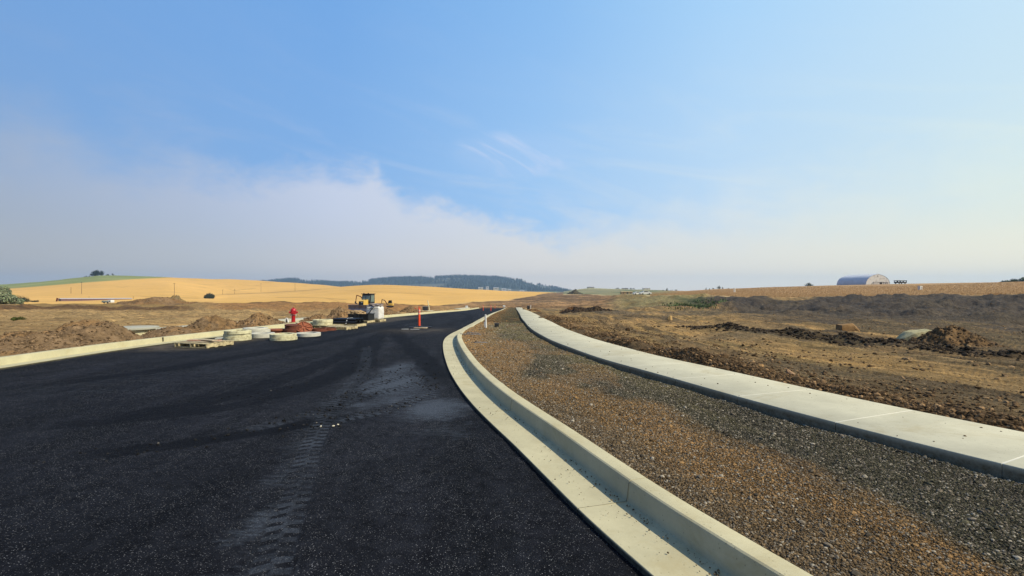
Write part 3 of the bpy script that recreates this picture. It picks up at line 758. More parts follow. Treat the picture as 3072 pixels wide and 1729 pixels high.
# pavement on the right
zj = 1455 * (CAMH - .21) / 395.7; _yy = np.arange(0, zj, .01); _s = np.hypot(np.diff(SN(_yy)), .01).sum()
SPROF = [(0.0, -.02), (0.0, .198), (.004, .205), (.012, .2085), (SWW / 2, .214), (SWW - .012, .2185), (SWW - .004, .215), (SWW, .205), (SWW, -.05)]
pave_m = concrete_mat("pavement_concrete", sr(208, 203, 176), 1.42, 0, .009, sr(246, 244, 232), True, True)  # pale joint colour paints in the sunlit edge of each groove
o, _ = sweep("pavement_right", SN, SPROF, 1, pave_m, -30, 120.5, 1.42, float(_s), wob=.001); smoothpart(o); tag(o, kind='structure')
# the material joint lines follow the same phase
for mm, js, off in ((kerb_m, 3.05, float(np.hypot(np.diff(RL(np.arange(0, 3.72, .01))), .01).sum())), (pave_m, 1.42, float(_s))):
    for nd in mm.node_tree.nodes:
        if nd.type == 'MATH' and nd.operation == 'ADD' and abs(nd.inputs[1].default_value - js / 2) < 1e-5:
            nd.inputs[1].default_value = js / 2 - off + 10 * js
# pavement on the left, beyond the heaps
LPC = lambda y: LL(y) - 0.62 - interp1(y, [(-40, 2.6), (10, 2.6), (14, 2.5), (20, 2.1), (26, 1.7), (60, 1.6), (124, 1.6)])
o, _ = sweep("pavement_left", LPC, SPROF, -1, concrete_mat("pavement_concrete_left", sr(206, 202, 176), None), -20, 120, 1.5, .3); smoothpart(o); tag(o, kind='structure')

# ------------------------------------------------------------------ verge between kerb and pavement
def verge_z(x, y):
    a = RL(y) + .60; b = SN(y) + .02; u = np.clip((x - a) / np.maximum(b - a, .05), 0, 1)
    z = P(y) + .165 - .075 * sst(0, 1, u) - .02 * sst(.10, .02, (b - x))
    return z + .018 * fbm(x / .35, y / .35, 88, 4, .6) + .03 * fbm(x / 1.5, y / 1.5, 89, 2)
def verge_col(x, y, n):
    a = RL(y) + .60; b = SN(y); u = np.clip((x - a) / np.maximum(b - a, .05), 0, 1)
    g = sst(-.12, .12, u - .42 + .55 * fbm(x / 1.1, y / 3.0, 90, 5) - .10 * sst(8, 16, y))
    oc = np.array(sr(142, 113, 74)); gy = np.array(sr(86, 82, 64))
    C = oc[None] * (1 - g[:, None]) + gy[None] * g[:, None]
    nk = sst(.26, .08, u + .16 * fbm(x / .7, y / 1.8, 98, 3)) * sst(9, 6, y) * .7
    C = C * (1 - nk[:, None]) + np.array(sr(112, 98, 76))[None] * nk[:, None]
    far = sst(.15, .9, (y - 8) / 13 + (u - .5) * .9 + .9 * fbm(x / .9, y / 3.5, 99, 4)) * .75
    C = C * (1 - far[:, None]) + np.array(sr(122, 112, 74))[None] * far[:, None]
    kb = sst(1.0, .3, x - a + .5 * fbm(x / .6, y / 2., 97, 3)) * sst(10, 15, y) * .8
    C = C * (1 - kb[:, None]) + np.array(sr(176, 136, 82))[None] * kb[:, None]
    l = sst(.1, .3, fbm(x / .8, y / 1.4, 93, 3)) * .45
    C = C * (1 - l[:, None]) + np.array(sr(160, 124, 80))[None] * l[:, None]
    d = sst(.05, .3, fbm(x / .5, y / 1.2, 94, 3)) * .4 * g
    C = C * (1 - d[:, None]) + np.array(sr(62, 60, 54))[None] * d[:, None]
    return C
def gravel_mat():
    m = bpy.data.materials.new("gravel_bed"); m.use_nodes = True; t = NT(m.node_tree)
    o = t.obj(); a = t.attr('Col').outputs['Color']
    v1 = t.node('ShaderNodeTexVoronoi', feature='F1'); v1.inputs['Scale'].default_value = 85; t.link(o, v1.inputs['Vector'])
    cc = t.sep(v1.outputs['Color']); k = t.remap(cc[0], 0, 1, .55, 1.5)
    k = t.math('MULTIPLY', k, t.remap(v1.outputs['Distance'], .25, .55, 1.1, .35))
    k = t.math('MULTIPLY', k, t.remap(t.noise(o, 9, 8, .7), .3, .7, .75, 1.25))
    c = t.mix(1.0, a, t.comb(k, k, k), 'MULTIPLY')
    b = t.node('ShaderNodeBsdfPrincipled'); t.link(c, b.inputs['Base Color']); b.inputs['Roughness'].default_value = .95
    b.inputs['Specular IOR Level'].default_value = .1
    h = t.math('ADD', t.math('MULTIPLY', v1.outputs['Distance'], -1.2), t.noise(o, 30, 6, .7))
    t.link(t.bump(h, .9, .03), b.inputs['Normal'])
    ou = t.node('ShaderNodeOutputMaterial'); t.link(b.outputs[0], ou.inputs[0])
    return m
def build_verge():
    ys = [-20.0]
    while ys[-1] < 1.5: ys.append(ys[-1] + .5)
    while ys[-1] < 121: ys.append(ys[-1] + max(.022, ys[-1] * .008))
    ys = np.array(ys); u = np.linspace(0, 1, 200)
    Y, U = np.meshgrid(ys, u, indexing='ij')
    a, b = RL(Y) + .53, SN(Y) + .06
    # stay clear of the kerb's back (offset is measured square to the kerb)
    sl = np.abs((RL(Y + .3) - RL(Y - .3)) / .6); a = RL(Y) + .605 * np.hypot(1, sl)
    X = a + (b - a) * U; x, y = X.ravel(), Y.ravel()
    C = verge_col(x, y, 0)
    o = mesh_np("verge", np.stack([x, y, verge_z(x, y)], 1), gridF(len(ys), 200), gravel_mat(), True,
                {'Col': ('FLOAT_COLOR', np.concatenate([C, np.ones((len(x), 1))], 1))})
    tag(o, kind='structure')
build_verge()

# ------------------------------------------------------------------ loose stones
def ico(sub=1):
    bm = bmesh.new(); bmesh.ops.create_icosphere(bm, subdivisions=sub, radius=1.0)
    V = np.array([v.co[:] for v in bm.verts]); Fc = np.array([[v.index for v in f.verts] for f in bm.faces]); bm.free()
    return V, Fc
def stones(name, pts, size, colr, m, flat=.6, sub=1, aspect=.45, smooth=False):
    n = len(pts); V0, F0 = ico(sub)
    nv = len(V0)
    vars_ = [V0 * (1 + .38 * (RNG.random((nv, 1)) - .5)) for _ in range(12)]
    T = np.array(vars_)[RNG.integers(0, 12, n)]                # n,nv,3
    sc = np.stack([1 + aspect * (RNG.random(n) - .3), 1 + aspect * (RNG.random(n) - .5), flat * (1 + .5 * (RNG.random(n) - .5))], 1)
    T = T * sc[:, None, :]
    # tilt then spin
    th = RNG.normal(0, .35, n); c, s = np.cos(th), np.sin(th)
    y_, z_ = T[:, :, 1] * c[:, None] - T[:, :, 2] * s[:, None], T[:, :, 1] * s[:, None] + T[:, :, 2] * c[:, None]
    ph = RNG.random(n) * 6.283; c, s = np.cos(ph), np.sin(ph)
    x_ = T[:, :, 0]; x2 = x_ * c[:, None] - y_ * s[:, None]; y2 = x_ * s[:, None] + y_ * c[:, None]
    T = np.stack([x2, y2, z_], 2) * np.asarray(size)[:, None, None] + np.asarray(pts)[:, None, :]
    Fc = (F0[None] + (np.arange(n) * nv)[:, None, None]).reshape(-1, F0.shape[1])
    Cc = np.repeat(np.concatenate([colr, np.ones((n, 1))], 1), nv, 0)
    return mesh_np(name, T.reshape(-1, 3), Fc, m, smooth, {'Col': ('FLOAT_COLOR', Cc)})
stone_m = mat_vcol("stone_surface", .92, .2, 60, .3, 200, .003)
clod_m = mat_vcol("clod_surface", .97, .3, 22, .6, 60, .02, .08)
def gravel():
    N = 270000
    y = 1.9 * (26 / 1.9) ** (RNG.random(N) ** .85)
    a, b = RL(y) + .62 * np.hypot(1, (RL(y + .3) - RL(y - .3)) / .6), SN(y) - .005
    x = a + (b - a) * RNG.random(N)
    vis = (np.abs(x / y) < 1.12); x, y = x[vis], y[vis]
    n = len(x); sz = .0026 + .0072 * RNG.random(n) ** 4 + .0005 * y
    bigk = RNG.random(n) < .012; sz[bigk] *= 2.1
    z = verge_z(x, y) + sz * .25
    C = verge_col(x, y, 0) * (.50 + .95 * RNG.random((n, 1)) ** 1.5)
    gq = RNG.random(n) < .30; C[gq] = np.array(sr(118, 108, 92)) * (.35 + 1.1 * RNG.random((gq.sum(), 1)))
    pal = RNG.random(n) < .06; C[pal] = np.array(sr(170, 160, 140)) * (.8 + .4 * RNG.random((pal.sum(), 1)))
    tag(stones("verge_gravel", np.stack([x, y, z], 1), sz, C, stone_m, .7, 1), "loose brown and grey gravel covering the strip between kerb and pavement", "gravel", kind='stuff')
gravel()
def clods():
    # windrow beside the pavement
    N = 42000
    y = 2.5 * (36 / 2.5) ** RNG.random(N)
    t = np.abs(RNG.normal(.35, .55, N)) * (1 + 1.6 * (RNG.random(N) < .45)) + .05
    x = SN(y) + SWW * 1.02 + t
    dens = fbm(y / 1.3, t / 1.3, 61, 3) > -.28; x, y, t = x[dens], y[dens], t[dens]
    n = len(x); sz = .004 + .036 * RNG.random(n) ** 6 + .0005 * y; sz[RNG.random(n) < .002] *= 2.4
    z = ground(x, y) + sz * .1
    C = np.array(sr(116, 93, 66)) * (.30 + 1.0 * RNG.random((n, 1))); k = RNG.random(n) < .10; C[k] = np.array(sr(168, 136, 98)) * (.8 + .4 * RNG.random((k.sum(), 1)))
    tag(stones("clods", np.stack([x, y, z], 1), sz, C, clod_m, .75), "windrow of brown earth clods and stones along the far edge of the right pavement", "rubble", kind='stuff')
    # dark windrow in the field
    N = 2600; y = RNG.uniform(8.5, 23, N); xs = np.interp(y, [8, 11, 14, 17.5, 21.5, 26], [14.5, 11.6, 11.0, 10.2, 8.6, 7.6]) + RNG.normal(0, .42, N)
    sz = .02 + .06 * RNG.random(N) ** 3; z = ground(xs, y) + sz * .15
    C = np.array(sr(72, 62, 50)) * (.5 + .9 * RNG.random((N, 1)))
    tag(stones("clods", np.stack([xs, y, z], 1), sz, C, clod_m, .75), "dark line of clods crossing the right field beside the boulders", "rubble", kind='stuff')
    # scattered over the site
    N = 14000; y = 6 * (110 / 6) ** RNG.random(N); px = RNG.uniform(-100, 3200, N); x = (px - CX) * y / F
    ok = ((x > SN(y) + SWW + .5) | (x < LPC(y) - 2.2)) ; x, y, px = x[ok], y[ok], px[ok]
    ok = dirtmask(px, y) > .8; x, y = x[ok], y[ok]; n = len(x)
    sz = .006 + .055 * RNG.random(n) ** 9 + .0005 * y; z = ground(x, y) + sz * .15
    C = np.array(sr(150, 124, 90)) * (.5 + .9 * RNG.random((n, 1)))
    tag(stones("site_stones", np.stack([x, y, z], 1), sz, C, clod_m, .7), "small stones and clods strewn over the bare building site", "stones", kind='stuff')
    # tumbled clods on the verge by the kerb bend
    N = 1500; y = RNG.uniform(9, 60, N); a = RL(y) + .66; x = a + np.abs(RNG.normal(0, .75, N)) + .02; ok = (x < SN(y) - .1) & (fbm(x / .9, y / 2.0, 66, 2) > -.05); x, y = x[ok], y[ok]; n = len(x)
    sz = .012 + .04 * RNG.random(n) ** 3; z = verge_z(x, y) + sz * .2
    C = np.array(sr(134, 104, 72)) * (.4 + 1. * RNG.random((n, 1)))
    tag(stones("verge_clods", np.stack([x, y, z], 1), sz, C, clod_m, .7), "brown clods on the verge where the kerb bends", "rubble", kind='stuff')
    # white concrete crumbs along the pavement foot
    N = 1400; y = 2.5 * (30 / 2.5) ** RNG.random(N); x = SN(y) - np.abs(RNG.normal(0, .09, N)) - .02; sz = .006 + .012 * RNG.random(N) ** 3; z = verge_z(x, y) + sz * .3
    C = np.array(sr(126, 126, 118)) * (.4 + .9 * RNG.random((N, 1)))
    tag(stones("concrete_crumbs", np.stack([x, y, z], 1), sz, C, stone_m, .7), "grey concrete crumbs along the foot of the right pavement", "rubble", kind='stuff')
clods()
def road_crumbs():
    P_ = []; 
    for pl, hw, st in TRACKS[1:] + DARKP[:4]:
        m = int(90 * st); i = RNG.integers(0, len(pl), m); P_.append(pl[i] + RNG.normal(0, hw * .8, (m, 2)))
    P_ = np.concatenate(P_); x, y = P_[:, 0], P_[:, 1]; ok = (x < RL(y) - .1) & (x > LL(y) + .1) & (y > 3); x, y = x[ok], y[ok]; n = len(x)
    sz = .006 + .016 * RNG.random(n) ** 3; z = P(y) + sz * .2
    C = np.full((n, 3), .012) * (.5 + 1.5 * RNG.random((n, 1))); k = RNG.random(n) < .03; C[k] = np.array(sr(150, 142, 126)); sz[k] *= .6
    tag(stones("road_crumbs", np.stack([x, y, z], 1), sz, C, stone_m, .7), "black asphalt crumbs and a few pale stones dropped along the tyre tracks", "crumbs", kind='stuff')
    for px_, py_, s_, lb in ((962, 1281, .016, "left of three white stones where the tyre tracks cross"), (1000, 1280, .020, "middle white stone where the tyre tracks cross"), (1014, 1275, .012, "right, smallest white stone where the tyre tracks cross")):
        q = onroad(px_, py_)
        o = stones("stone", np.array([[0, 0, s_ * .4]]), np.array([s_]), np.array([sr(222, 212, 186)]), stone_m, .6)
        o.location = (q.x, q.y, q.z); tag(o, lb, "stone", "white stones on the road")
road_crumbs()
def grit():
    # washed earth and small stones lying in the gutter and on the pavement
    N = 800; y = 2.2 * (40 / 2.2) ** RNG.random(N); sl = (RL(y + .3) - RL(y - .3)) / .6; L = np.hypot(1, sl)
    a = .40 - np.abs(RNG.normal(0, .05, N)); far_ = RNG.random(N) < .25; a[far_] = RNG.uniform(.03, .4, far_.sum())
    x = RL(y) + a / L; yy = y - a * sl / L; ok = (fbm(y / 1.2, y * 0, 301, 3) > -.05) | (RNG.random(N) < .2); x, y, yy, a = x[ok], y[ok], yy[ok], a[ok]
    sz = .0025 + .006 * RNG.random(len(x)) ** 3 + .0002 * y; z = P(yy) + .05 - .022 * np.clip(a / .4, 0, 1) + sz * .3
    C = np.array(sr(120, 104, 76)) * (.4 + .9 * RNG.random((len(x), 1)))
    tag(stones("gutter_grit", np.stack([x, yy, z], 1), sz, C, stone_m, .7), "brown grit washed along the right gutter", "grit", kind='stuff')
    N = 170; y = 3 * (30 / 3) ** RNG.random(N); w_ = RNG.random(N); w_ = np.where(RNG.random(N) < .6, 1 - .35 * w_ ** 2, w_); x = SN(y) + SWW * .97 * w_ + .02
    sz = .004 + .009 * RNG.random(N) ** 3 + .0003 * y; z = P(y) + .213 + sz * .3
    C = np.array(sr(96, 78, 56)) * (.4 + .9 * RNG.random((N, 1)))
    tag(stones("pavement_crumbs", np.stack([x, y, z], 1), sz, C, clod_m, .7), "scattered brown earth crumbs lying on the right pavement", "crumbs", kind='stuff')
grit()

# ------------------------------------------------------------------ MB: collects shapes for one part
class MB:
    def __init__(s): s.bm = bmesh.new()
    def _x(s, vs, M):
        bmesh.ops.transform(s.bm, matrix=M, verts=vs)
    def box(s, c, d, rot=(0, 0, 0), bev=0.0):
        r = bmesh.ops.create_cube(s.bm, size=1.0); vs = r['verts']
        s._x(vs, Matrix.Diagonal((*d, 1)))
        if bev > 0:
            es = list({e for v in vs for e in v.link_edges})
            rb = bmesh.ops.bevel(s.bm, geom=es, offset=bev, segments=2, affect='EDGES', profile=.6); vs = list({v for f in rb['faces'] for v in f.verts} | {v for v in vs if v.is_valid})
        from mathutils import Euler
        s._x(vs, Matrix.Translation(c) @ Euler(rot).to_matrix().to_4x4()); return s
    def tube(s, a, b, r0, r1=None, seg=16):
        a = Vector(a); b = Vector(b); r1 = r0 if r1 is None else r1; d = b - a
        q = bmesh.ops.create_cone(s.bm, cap_ends=True, segments=seg, radius1=r0, radius2=r1, depth=d.length)
        s._x(q['verts'], Matrix.Translation((a + b) / 2) @ d.to_track_quat('Z', 'Y').to_matrix().to_4x4()); return s
    def lathe(s, prof, seg=28, c=(0, 0, 0), M=None, close=False):
        rings = []; M = M or Matrix.Translation(c)
        for r, z in prof:
            rings.append([s.bm.verts.new(M @ Vector((r * math.cos(2 * math.pi * k / seg), r * math.sin(2 * math.pi * k / seg), z))) for k in range(seg)] if r > 1e-5 else [s.bm.verts.new(M @ Vector((0, 0, z)))])
        if close: rings.append(rings[0])
        for A_, B_ in zip(rings[:-1], rings[1:]):
            for k in range(seg):
                k2 = (k + 1) % seg
                f = [A_[k % len(A_)], A_[k2 % len(A_)], B_[k2 % len(B_)], B_[k % len(B_)]]
                f = list(dict.fromkeys(f))
                if len(f) > 2:
                    try: s.bm.faces.new(f)
                    except ValueError: pass
        return s
    def prism(s, poly, y0, y1, M=None):
        """poly in xz, extruded along y"""
        M = M or Matrix.Identity(4)
        A_ = [s.bm.verts.new(M @ Vector((x, y0, z))) for x, z in poly]; B_ = [s.bm.verts.new(M @ Vector((x, y1, z))) for x, z in poly]
        n = len(poly); s.bm.faces.new(A_); s.bm.faces.new(B_[::-1])
        for i in range(n): s.bm.faces.new([A_[i], B_[i], B_[(i + 1) % n], A_[(i + 1) % n]])
        return s
    def build(s, name, m, parent=None, ang=38):
        bmesh.ops.recalc_face_normals(s.bm, faces=s.bm.faces[:])
        me = bpy.data.meshes.new(name)
        for f in s.bm.faces: f.smooth = True
        for e in s.bm.edges:
            if len(e.link_faces) == 2 and e.calc_face_angle(0) > R(ang): e.smooth = False
        s.bm.to_mesh(me); s.bm.free(); me.materials.append(m)
        o = bpy.data.objects.new(name, me); COL.objects.link(o)
        if parent: o.parent = parent
        return o
def thing(name, label, cat, loc, rz=0.0, group=None, rot=None, s=1.0):
    o = bpy.data.objects.new(name, None); COL.objects.link(o); o.location = loc
    o.rotation_euler = rot or (0, 0, rz); o.scale = (s, s, s); o.empty_display_size = .2
    return tag(o, label, cat, group)
def single(o, loc, rz, label, cat, group=None, rot=None):
    o.location = loc; o.rotation_euler = rot or (0, 0, rz); return tag(o, label, cat, group)
def copy_tree(o, parent=None):
    c = o.copy(); COL.objects.link(c)
    if parent: c.parent = parent
    for ch in list(o.children): copy_tree(ch, c)
    return c

# ------------------------------------------------------------------ heaps of earth
heap_m = mat_vcol("heap_earth", .97, .35, 6, .9, 14, .05, .08)
def heap(px, py, wpx, hpx, label, Z=None, name="dirt_mound", depth=None, col=(128, 106, 80), skew=0.0, group="heaps of earth on the site", shape=0, rough=1.0, seed=None, clod=1.0, x=None):
    """px,py = foot centre in the photo, wpx wide, hpx high"""
    if x is None: x = (px - CX) * Z / F
    W = wpx * Z / F / 2; Hh = hpx * Z / F; D = depth or W * .6
    sd = seed if seed is not None else int(px)
    n = 90; g = np.linspace(-1, 1, n); U, Vv = np.meshgrid(g, g, indexing='ij')
    wob = 1 + .22 * fbm(U * 1.7 + sd, Vv * 1.7, sd, 3)
    r = np.sqrt(U ** 2 + Vv ** 2) / wob
    base = np.clip(1 - r, 0, None)
    hgt = sst(0, 1, base) * .55 + base * .55
    if shape == 1: hgt = np.minimum(1, hgt * 1.7) * .9                  # long flat-topped
    hgt = hgt * (1 + skew * U) * (1 + .35 * fbm(U * 3, Vv * 3, sd + 3, 3))
    hgt = hgt + rough * .16 * fbm(U * 10, Vv * 10 * D / W, sd + 5, 4, .65) * sst(0, .25, base)
    Xw = x + U * W * 1.12; Yw = Z + Vv * D * 1.12
    gz = ground(Xw, Yw)
    z = gz - .10 + np.where(base > 0, .08 + hgt * Hh, 0)
    c = np.array(sr(*col))[None] * (1 + .5 * fbm(U * 4, Vv * 4, sd + 9, 4).reshape(-1, 1))
    top = fbm(U * 2.2, Vv * 2.2, sd + 12, 3).reshape(-1, 1) > .08
    c = np.where(top, c * np.array([[1.22, 1.12, .95]]), c)
    Vt = np.stack([(Xw - x), (Yw - Z), z], -1).reshape(-1, 3)
    z0 = float(gh(x, Z)); Vt[:, 2] -= z0
    keep = (base > -.02).ravel(); Fq = gridF(n, n); Fq = Fq[keep[Fq].any(1)]
    o = mesh_np(name, Vt, Fq, heap_m, True, {'Col': ('FLOAT_COLOR', np.concatenate([c, np.ones((n * n, 1))], 1))})
    o.location = (x, Z, z0); tag(o, label, "mound", group)
    # clods lying on it
    nc = int(420 * clod); a = RNG.random(nc) * 6.283; rr = np.sqrt(RNG.random(nc)) * .95
    ui = np.clip(((rr * np.cos(a) / 1.0 + 1) / 2 * (n - 1)).astype(int), 0, n - 1); vi = np.clip(((rr * np.sin(a) + 1) / 2 * (n - 1)).astype(int), 0, n - 1)
    pts = Vt.reshape(n, n, 3)[ui, vi]; sz = (.008 + .022 * RNG.random(nc) ** 2) * (1 + Z / 22)
    cc = np.array(sr(*col)) * (.5 + 1.0 * RNG.random((nc, 1)))
    q = stones("clods", pts + np.array([0, 0, 1]) * sz[:, None] * .2, sz, cc, clod_m, .7)
    q.parent = o; tag(q, kind='stuff')
    return o
HG = "heaps of earth along the left kerb"
def lx(y, off): return float(LL(y)) - .62 - off
heap(0, 0, 430, 52, "large brown earth heap at the left frame edge, behind the left kerb", Z=13.2, x=lx(13.2, 1.45), depth=1.15, group=HG, seed=3, clod=3.5)
heap(0, 0, 330, 66, "widest brown earth heap behind the left kerb, second from the left frame edge", Z=15.0, x=lx(15.0, 1.2), depth=1.5, group=HG, seed=8, clod=3)
heap(0, 0, 200, 26, "low brown earth heap left of the lumber pallet, behind the left kerb", Z=18.0, x=lx(18.0, 1.0), depth=1.6, group=HG, seed=14)
heap(0, 0, 150, 42, "rounded grey-brown earth heap behind the left kerb, right behind the stacked concrete rings", Z=20.2, x=lx(20.2, .95), depth=1.9, group=HG, seed=21, col=(118, 98, 74))
heap(0, 0, 130, 36, "pointed earth heap directly left of the red hydrant", Z=23.6, x=lx(23.6, 1.1), depth=1.6, group=HG, seed=25)
heap(0, 0, 120, 22, "low earth heap directly right of the red hydrant", Z=29.5, x=lx(29.5, .9), depth=1.8, group=HG, seed=29)
heap(0, 0, 95, 34, "steep cloddy earth heap left of the black crates", Z=32.5, x=lx(32.5, 1.0), depth=1.9, group=HG, seed=36, rough=1.8)
heap(0, 0, 70, 15, "small earth heap behind the left kerb, right of the bulk bag", Z=43, x=lx(43, 1.0), depth=2.5, group=HG, seed=41, rough=1.6)
heap(0, 0, 60, 15, "small rough earth heap behind the left kerb, left of the orange marker tube", Z=52, x=lx(52, 1.0), depth=3.2, group=HG, seed=47, rough=1.6)
heap(468, 0, 190, 21, "large grey stockpile in front of the golden field on the left", Z=118, depth=7, col=(128, 104, 76), shape=1, clod=.6)
heap(527, 0, 60, 24, "small grey stockpile just behind the large one on the left", Z=128, depth=4, col=(124, 108, 78), clod=.3)
heap(1765, 0, 150, 12, "dark rubble heap in the middle distance right of the pavement's far end", Z=62, depth=2.2, col=(66, 56, 46), rough=2.5, shape=1, group="heaps of earth on the right field")
heap(1710, 0, 60, 11, "brown rubble heap left of the dark one beyond the pavement's far end", Z=66, depth=2.2, col=(112, 84, 58), rough=2.5, group="heaps of earth on the right field")
heap(2870, 0, 250, 44, "brown heap of earth and stones right of the flat grey boulder", Z=15.2, depth=1.0, col=(106, 88, 66), rough=1.8, skew=-.35, clod=1.6, group="heaps of earth on the right field")
heap(1725, 0, 46, 12, "dark conical heap on the skyline at the foot of the far green hill", Z=400, depth=5, col=(86, 84, 74), clod=.2, group="heaps of earth on the right field")
heap(1600, 0, 44, 7, "low brown clod heap beside the black box at the pavement's far end", Z=78, depth=1.8, col=(120, 88, 60), rough=2, group="heaps of earth on the right field")

# ------------------------------------------------------------------ boulders
def boulder(px, py, wpx, hpx, Z, label, col, seed, flat=1.0, rz=0.0, verts=None, name="boulder"):
    rnd = random.Random(seed); W = wpx * Z / F; Hh = hpx * Z / F
    bm = bmesh.new(); pts = verts
    if pts is None:
        pts = []
        for i in range(16):
            a = rnd.random() * 6.283; zz = rnd.random(); k = 1 - .35 * zz * zz
            pts.append((math.cos(a) * k * .5, math.sin(a) * k * .42, zz))
    for p in pts: bm.verts.new((p[0] * W, p[1] * W, p[2] * Hh * 1.15))
    r = bmesh.ops.convex_hull(bm, input=bm.verts[:])
    bmesh.ops.delete(bm, geom=[v for v in bm.verts if not v.link_faces], context='VERTS')
    bmesh.ops.bevel(bm, geom=bm.edges[:], offset=W * .012, segments=1, affect='EDGES')
    bmesh.ops.triangulate(bm, faces=bm.faces[:]); bmesh.ops.subdivide_edges(bm, edges=bm.edges[:], cuts=2, use_grid_fill=True)
    from mathutils import noise as mn
    for v in bm.verts: v.co += v.normal * W * .035 * mn.noise(v.co * 5 / W + Vector((seed, 0, 0)))
    mb = MB(); mb.bm.free(); mb.bm = bm
    o = mb.build(name, mat("boulder_%d" % seed, sr(*col), .92, .25, 7, .8, 22, dirt=(*sr(112, 84, 54), .7), dist=.03), ang=25)
    p = at(px, Z); p.z -= Hh * .12
    return single(o, p, rz, label, "boulder", "boulders on the right field")
boulder(2008, 0, 19, 15, 31, "small pale boulder lying alone in the right field, farthest of the boulders", (196, 164, 110), 5)
boulder(2543, 0, 56, 20, 21.5, "flat-topped brown boulder at the left end of the dark clod line", (150, 118, 76), 9,
        verts=[(-.5,-.3,0),(.45,-.3,0),(.5,.2,0),(-.48,.3,0),(-.5,-.28,.9),(-.47,.2,.95),(.15,-.3,.85),(.2,-.1,1.15),(.28,.2,1.0),(.5,-.2,.35),(-.2,-.3,.95)])
boulder(2738, 0, 92, 31, 17.2, "large flat grey-green boulder leaning beside the brown heap of stones", (184, 176, 134), 12,
        verts=[(-.5,-.2,0),(.35,-.35,0),(.45,.25,0),(-.4,.3,0),(-.42,-.2,.35),(-.15,-.28,.75),(.40,-.25,1.0),(.46,.1,1.1),(-.1,.25,.8),(-.02,-.36,.15)])
boulder(2910, 0, 26, 12, 15.0, "brown rock lying on the right slope of the heap of stones", (132, 104, 72), 15)
boulder(2975, 0, 26, 14, 14.6, "brown rock at the right foot of the heap of stones", (118, 94, 66), 19)
boulder(2280, 0, 24, 13, 9.9, "tan stone on the clod windrow just beyond the right pavement", (170, 134, 88), 23)
boulder(2372, 0, 30, 22, 8.9, "tan stone on the clod windrow, biggest of those beside the pavement", (160, 128, 96), 29)
boulder(1598, 0, 13, 8, 14.3, "white flat stone lying on the middle of the verge", (214, 204, 178), 31)
bpy.data.objects[-1] if False else None

# ------------------------------------------------------------------ shared materials
M_wood = mat("pallet_wood", sr(204, 188, 146), .85, .3, 9, .3, 60, dirt=(*sr(88, 76, 60), .7), dscale=6)
M_wood2 = mat("weathered_board", sr(190, 172, 142), .85, .25, 12, .2, 60, dirt=(*sr(130, 112, 90), .6))
M_ring = mat("precast_concrete", sr(218, 212, 172), .9, .12, 9, .3, 70, dirt=(*sr(150, 138, 104), .75), dscale=7)
M_ringw = mat("pale_concrete", sr(206, 204, 188), .85, .08, 9, .2, 70, dirt=(*sr(180, 176, 160), .5), dscale=6)
M_rust = mat("rusty_iron", sr(112, 64, 46), .85, .35, 18, .5, 60, spec=.3, dirt=(*sr(84, 44, 32), .8), dscale=12)
M_rust2 = mat("bright_rust", sr(156, 92, 64), .85, .3, 18, .5, 60, spec=.3, dirt=(*sr(110, 58, 38), .7), dscale=12)
M_black = mat("black_plastic", sr(30, 32, 34), .45, .25, 9, .1, 40, spec=.45)
M_blackm = mat("dark_steel", sr(42, 42, 46), .55, .3, 9, .1, 40, spec=.5)
M_white = mat("white_plastic", sr(236, 236, 230), .5, .05, 9, 0, spec=.4)
M_red = mat("hydrant_red", sr(186, 20, 34), .38, .15, 14, .15, 60, spec=.5, dirt=(*sr(120, 22, 26), .6), dscale=9)
M_orange = mat("marker_orange", sr(244, 84, 42), .5, .1, 20, 0, spec=.35, dirt=(*sr(196, 66, 40), .5))
M_band = mat("reflective_band", sr(248, 190, 168), .4, .06, 20, 0, spec=.5)
M_yel = mat("machine_yellow", sr(226, 188, 92), .45, .08, 6, 0, spec=.45, dirt=(*sr(176, 138, 64), .5))
M_glass = mat("cab_glass", sr(112, 130, 124), .08, .1, 3, 0, spec=.8)
M_steel = mat("worn_steel", sr(126, 128, 140), .42, .2, 6, .2, 30, metal=.5, spec=.5, dirt=(*sr(104, 82, 62), .7), dscale=2)

# ------------------------------------------------------------------ pallets
def pallet(loc, rz, label, w_=1.22, d_=1.02):
    t = thing("pallet", label, "pallet", loc, rz, "wooden pallets on the asphalt by the left kerb")
    b = MB()
    for k in range(7): b.box((0, -d_ / 2 + .055 + k * (d_ - .11) / 6, .128), (w_, .095, .018), bev=.002)
    b.build("top_deck", M_wood, t)
    for x in (-w_ / 2 + .025, 0, w_ / 2 - .025): MB().box((x, 0, .068), (.045, d_ - .01, .096), bev=.003).build("stringer", M_wood, t)
    b = MB()
    for k in range(4): b.box((0, -d_ / 2 + .055 + k * (d_ - .11) / 3, .010), (w_, .095, .016), bev=.002)
    b.build("bottom_deck", M_wood, t)
    return t
p0 = onroad(619.6, 1046); pr = R(-14)
ctr = Vector((p0.x - .61 * math.cos(pr) - .51 * math.sin(pr) , p0.y - .61 * math.sin(pr) + .51 * math.cos(pr), 0)); ctr.z = float(P(ctr.y)) + .008
pallet(ctr, pr, "weathered wooden pallet carrying loose boards, nearest on the left")
def board(dx, dy, rz, L_, W_, T_, z, label, m, tilt=0.0, group="loose boards on the nearest pallet"):
    o = MB().box((0, 0, T_ / 2), (L_, W_, T_), bev=.002).build("board", m)
    c, s = math.cos(pr), math.sin(pr)
    single(o, (ctr.x + dx * c - dy * s, ctr.y + dx * s + dy * c, ctr.z + z), 0, label, "board", group, rot=(0, tilt, pr + rz))
board(-.02, -.12, .10, 1.15, .26, .02, .139, "wide tan board lying lowest on the nearest pallet", M_wood2)
board(.05, .18, -.12, 1.0, .24, .02, .139, "tan board lying flat at the rear of the nearest pallet", M_wood2)
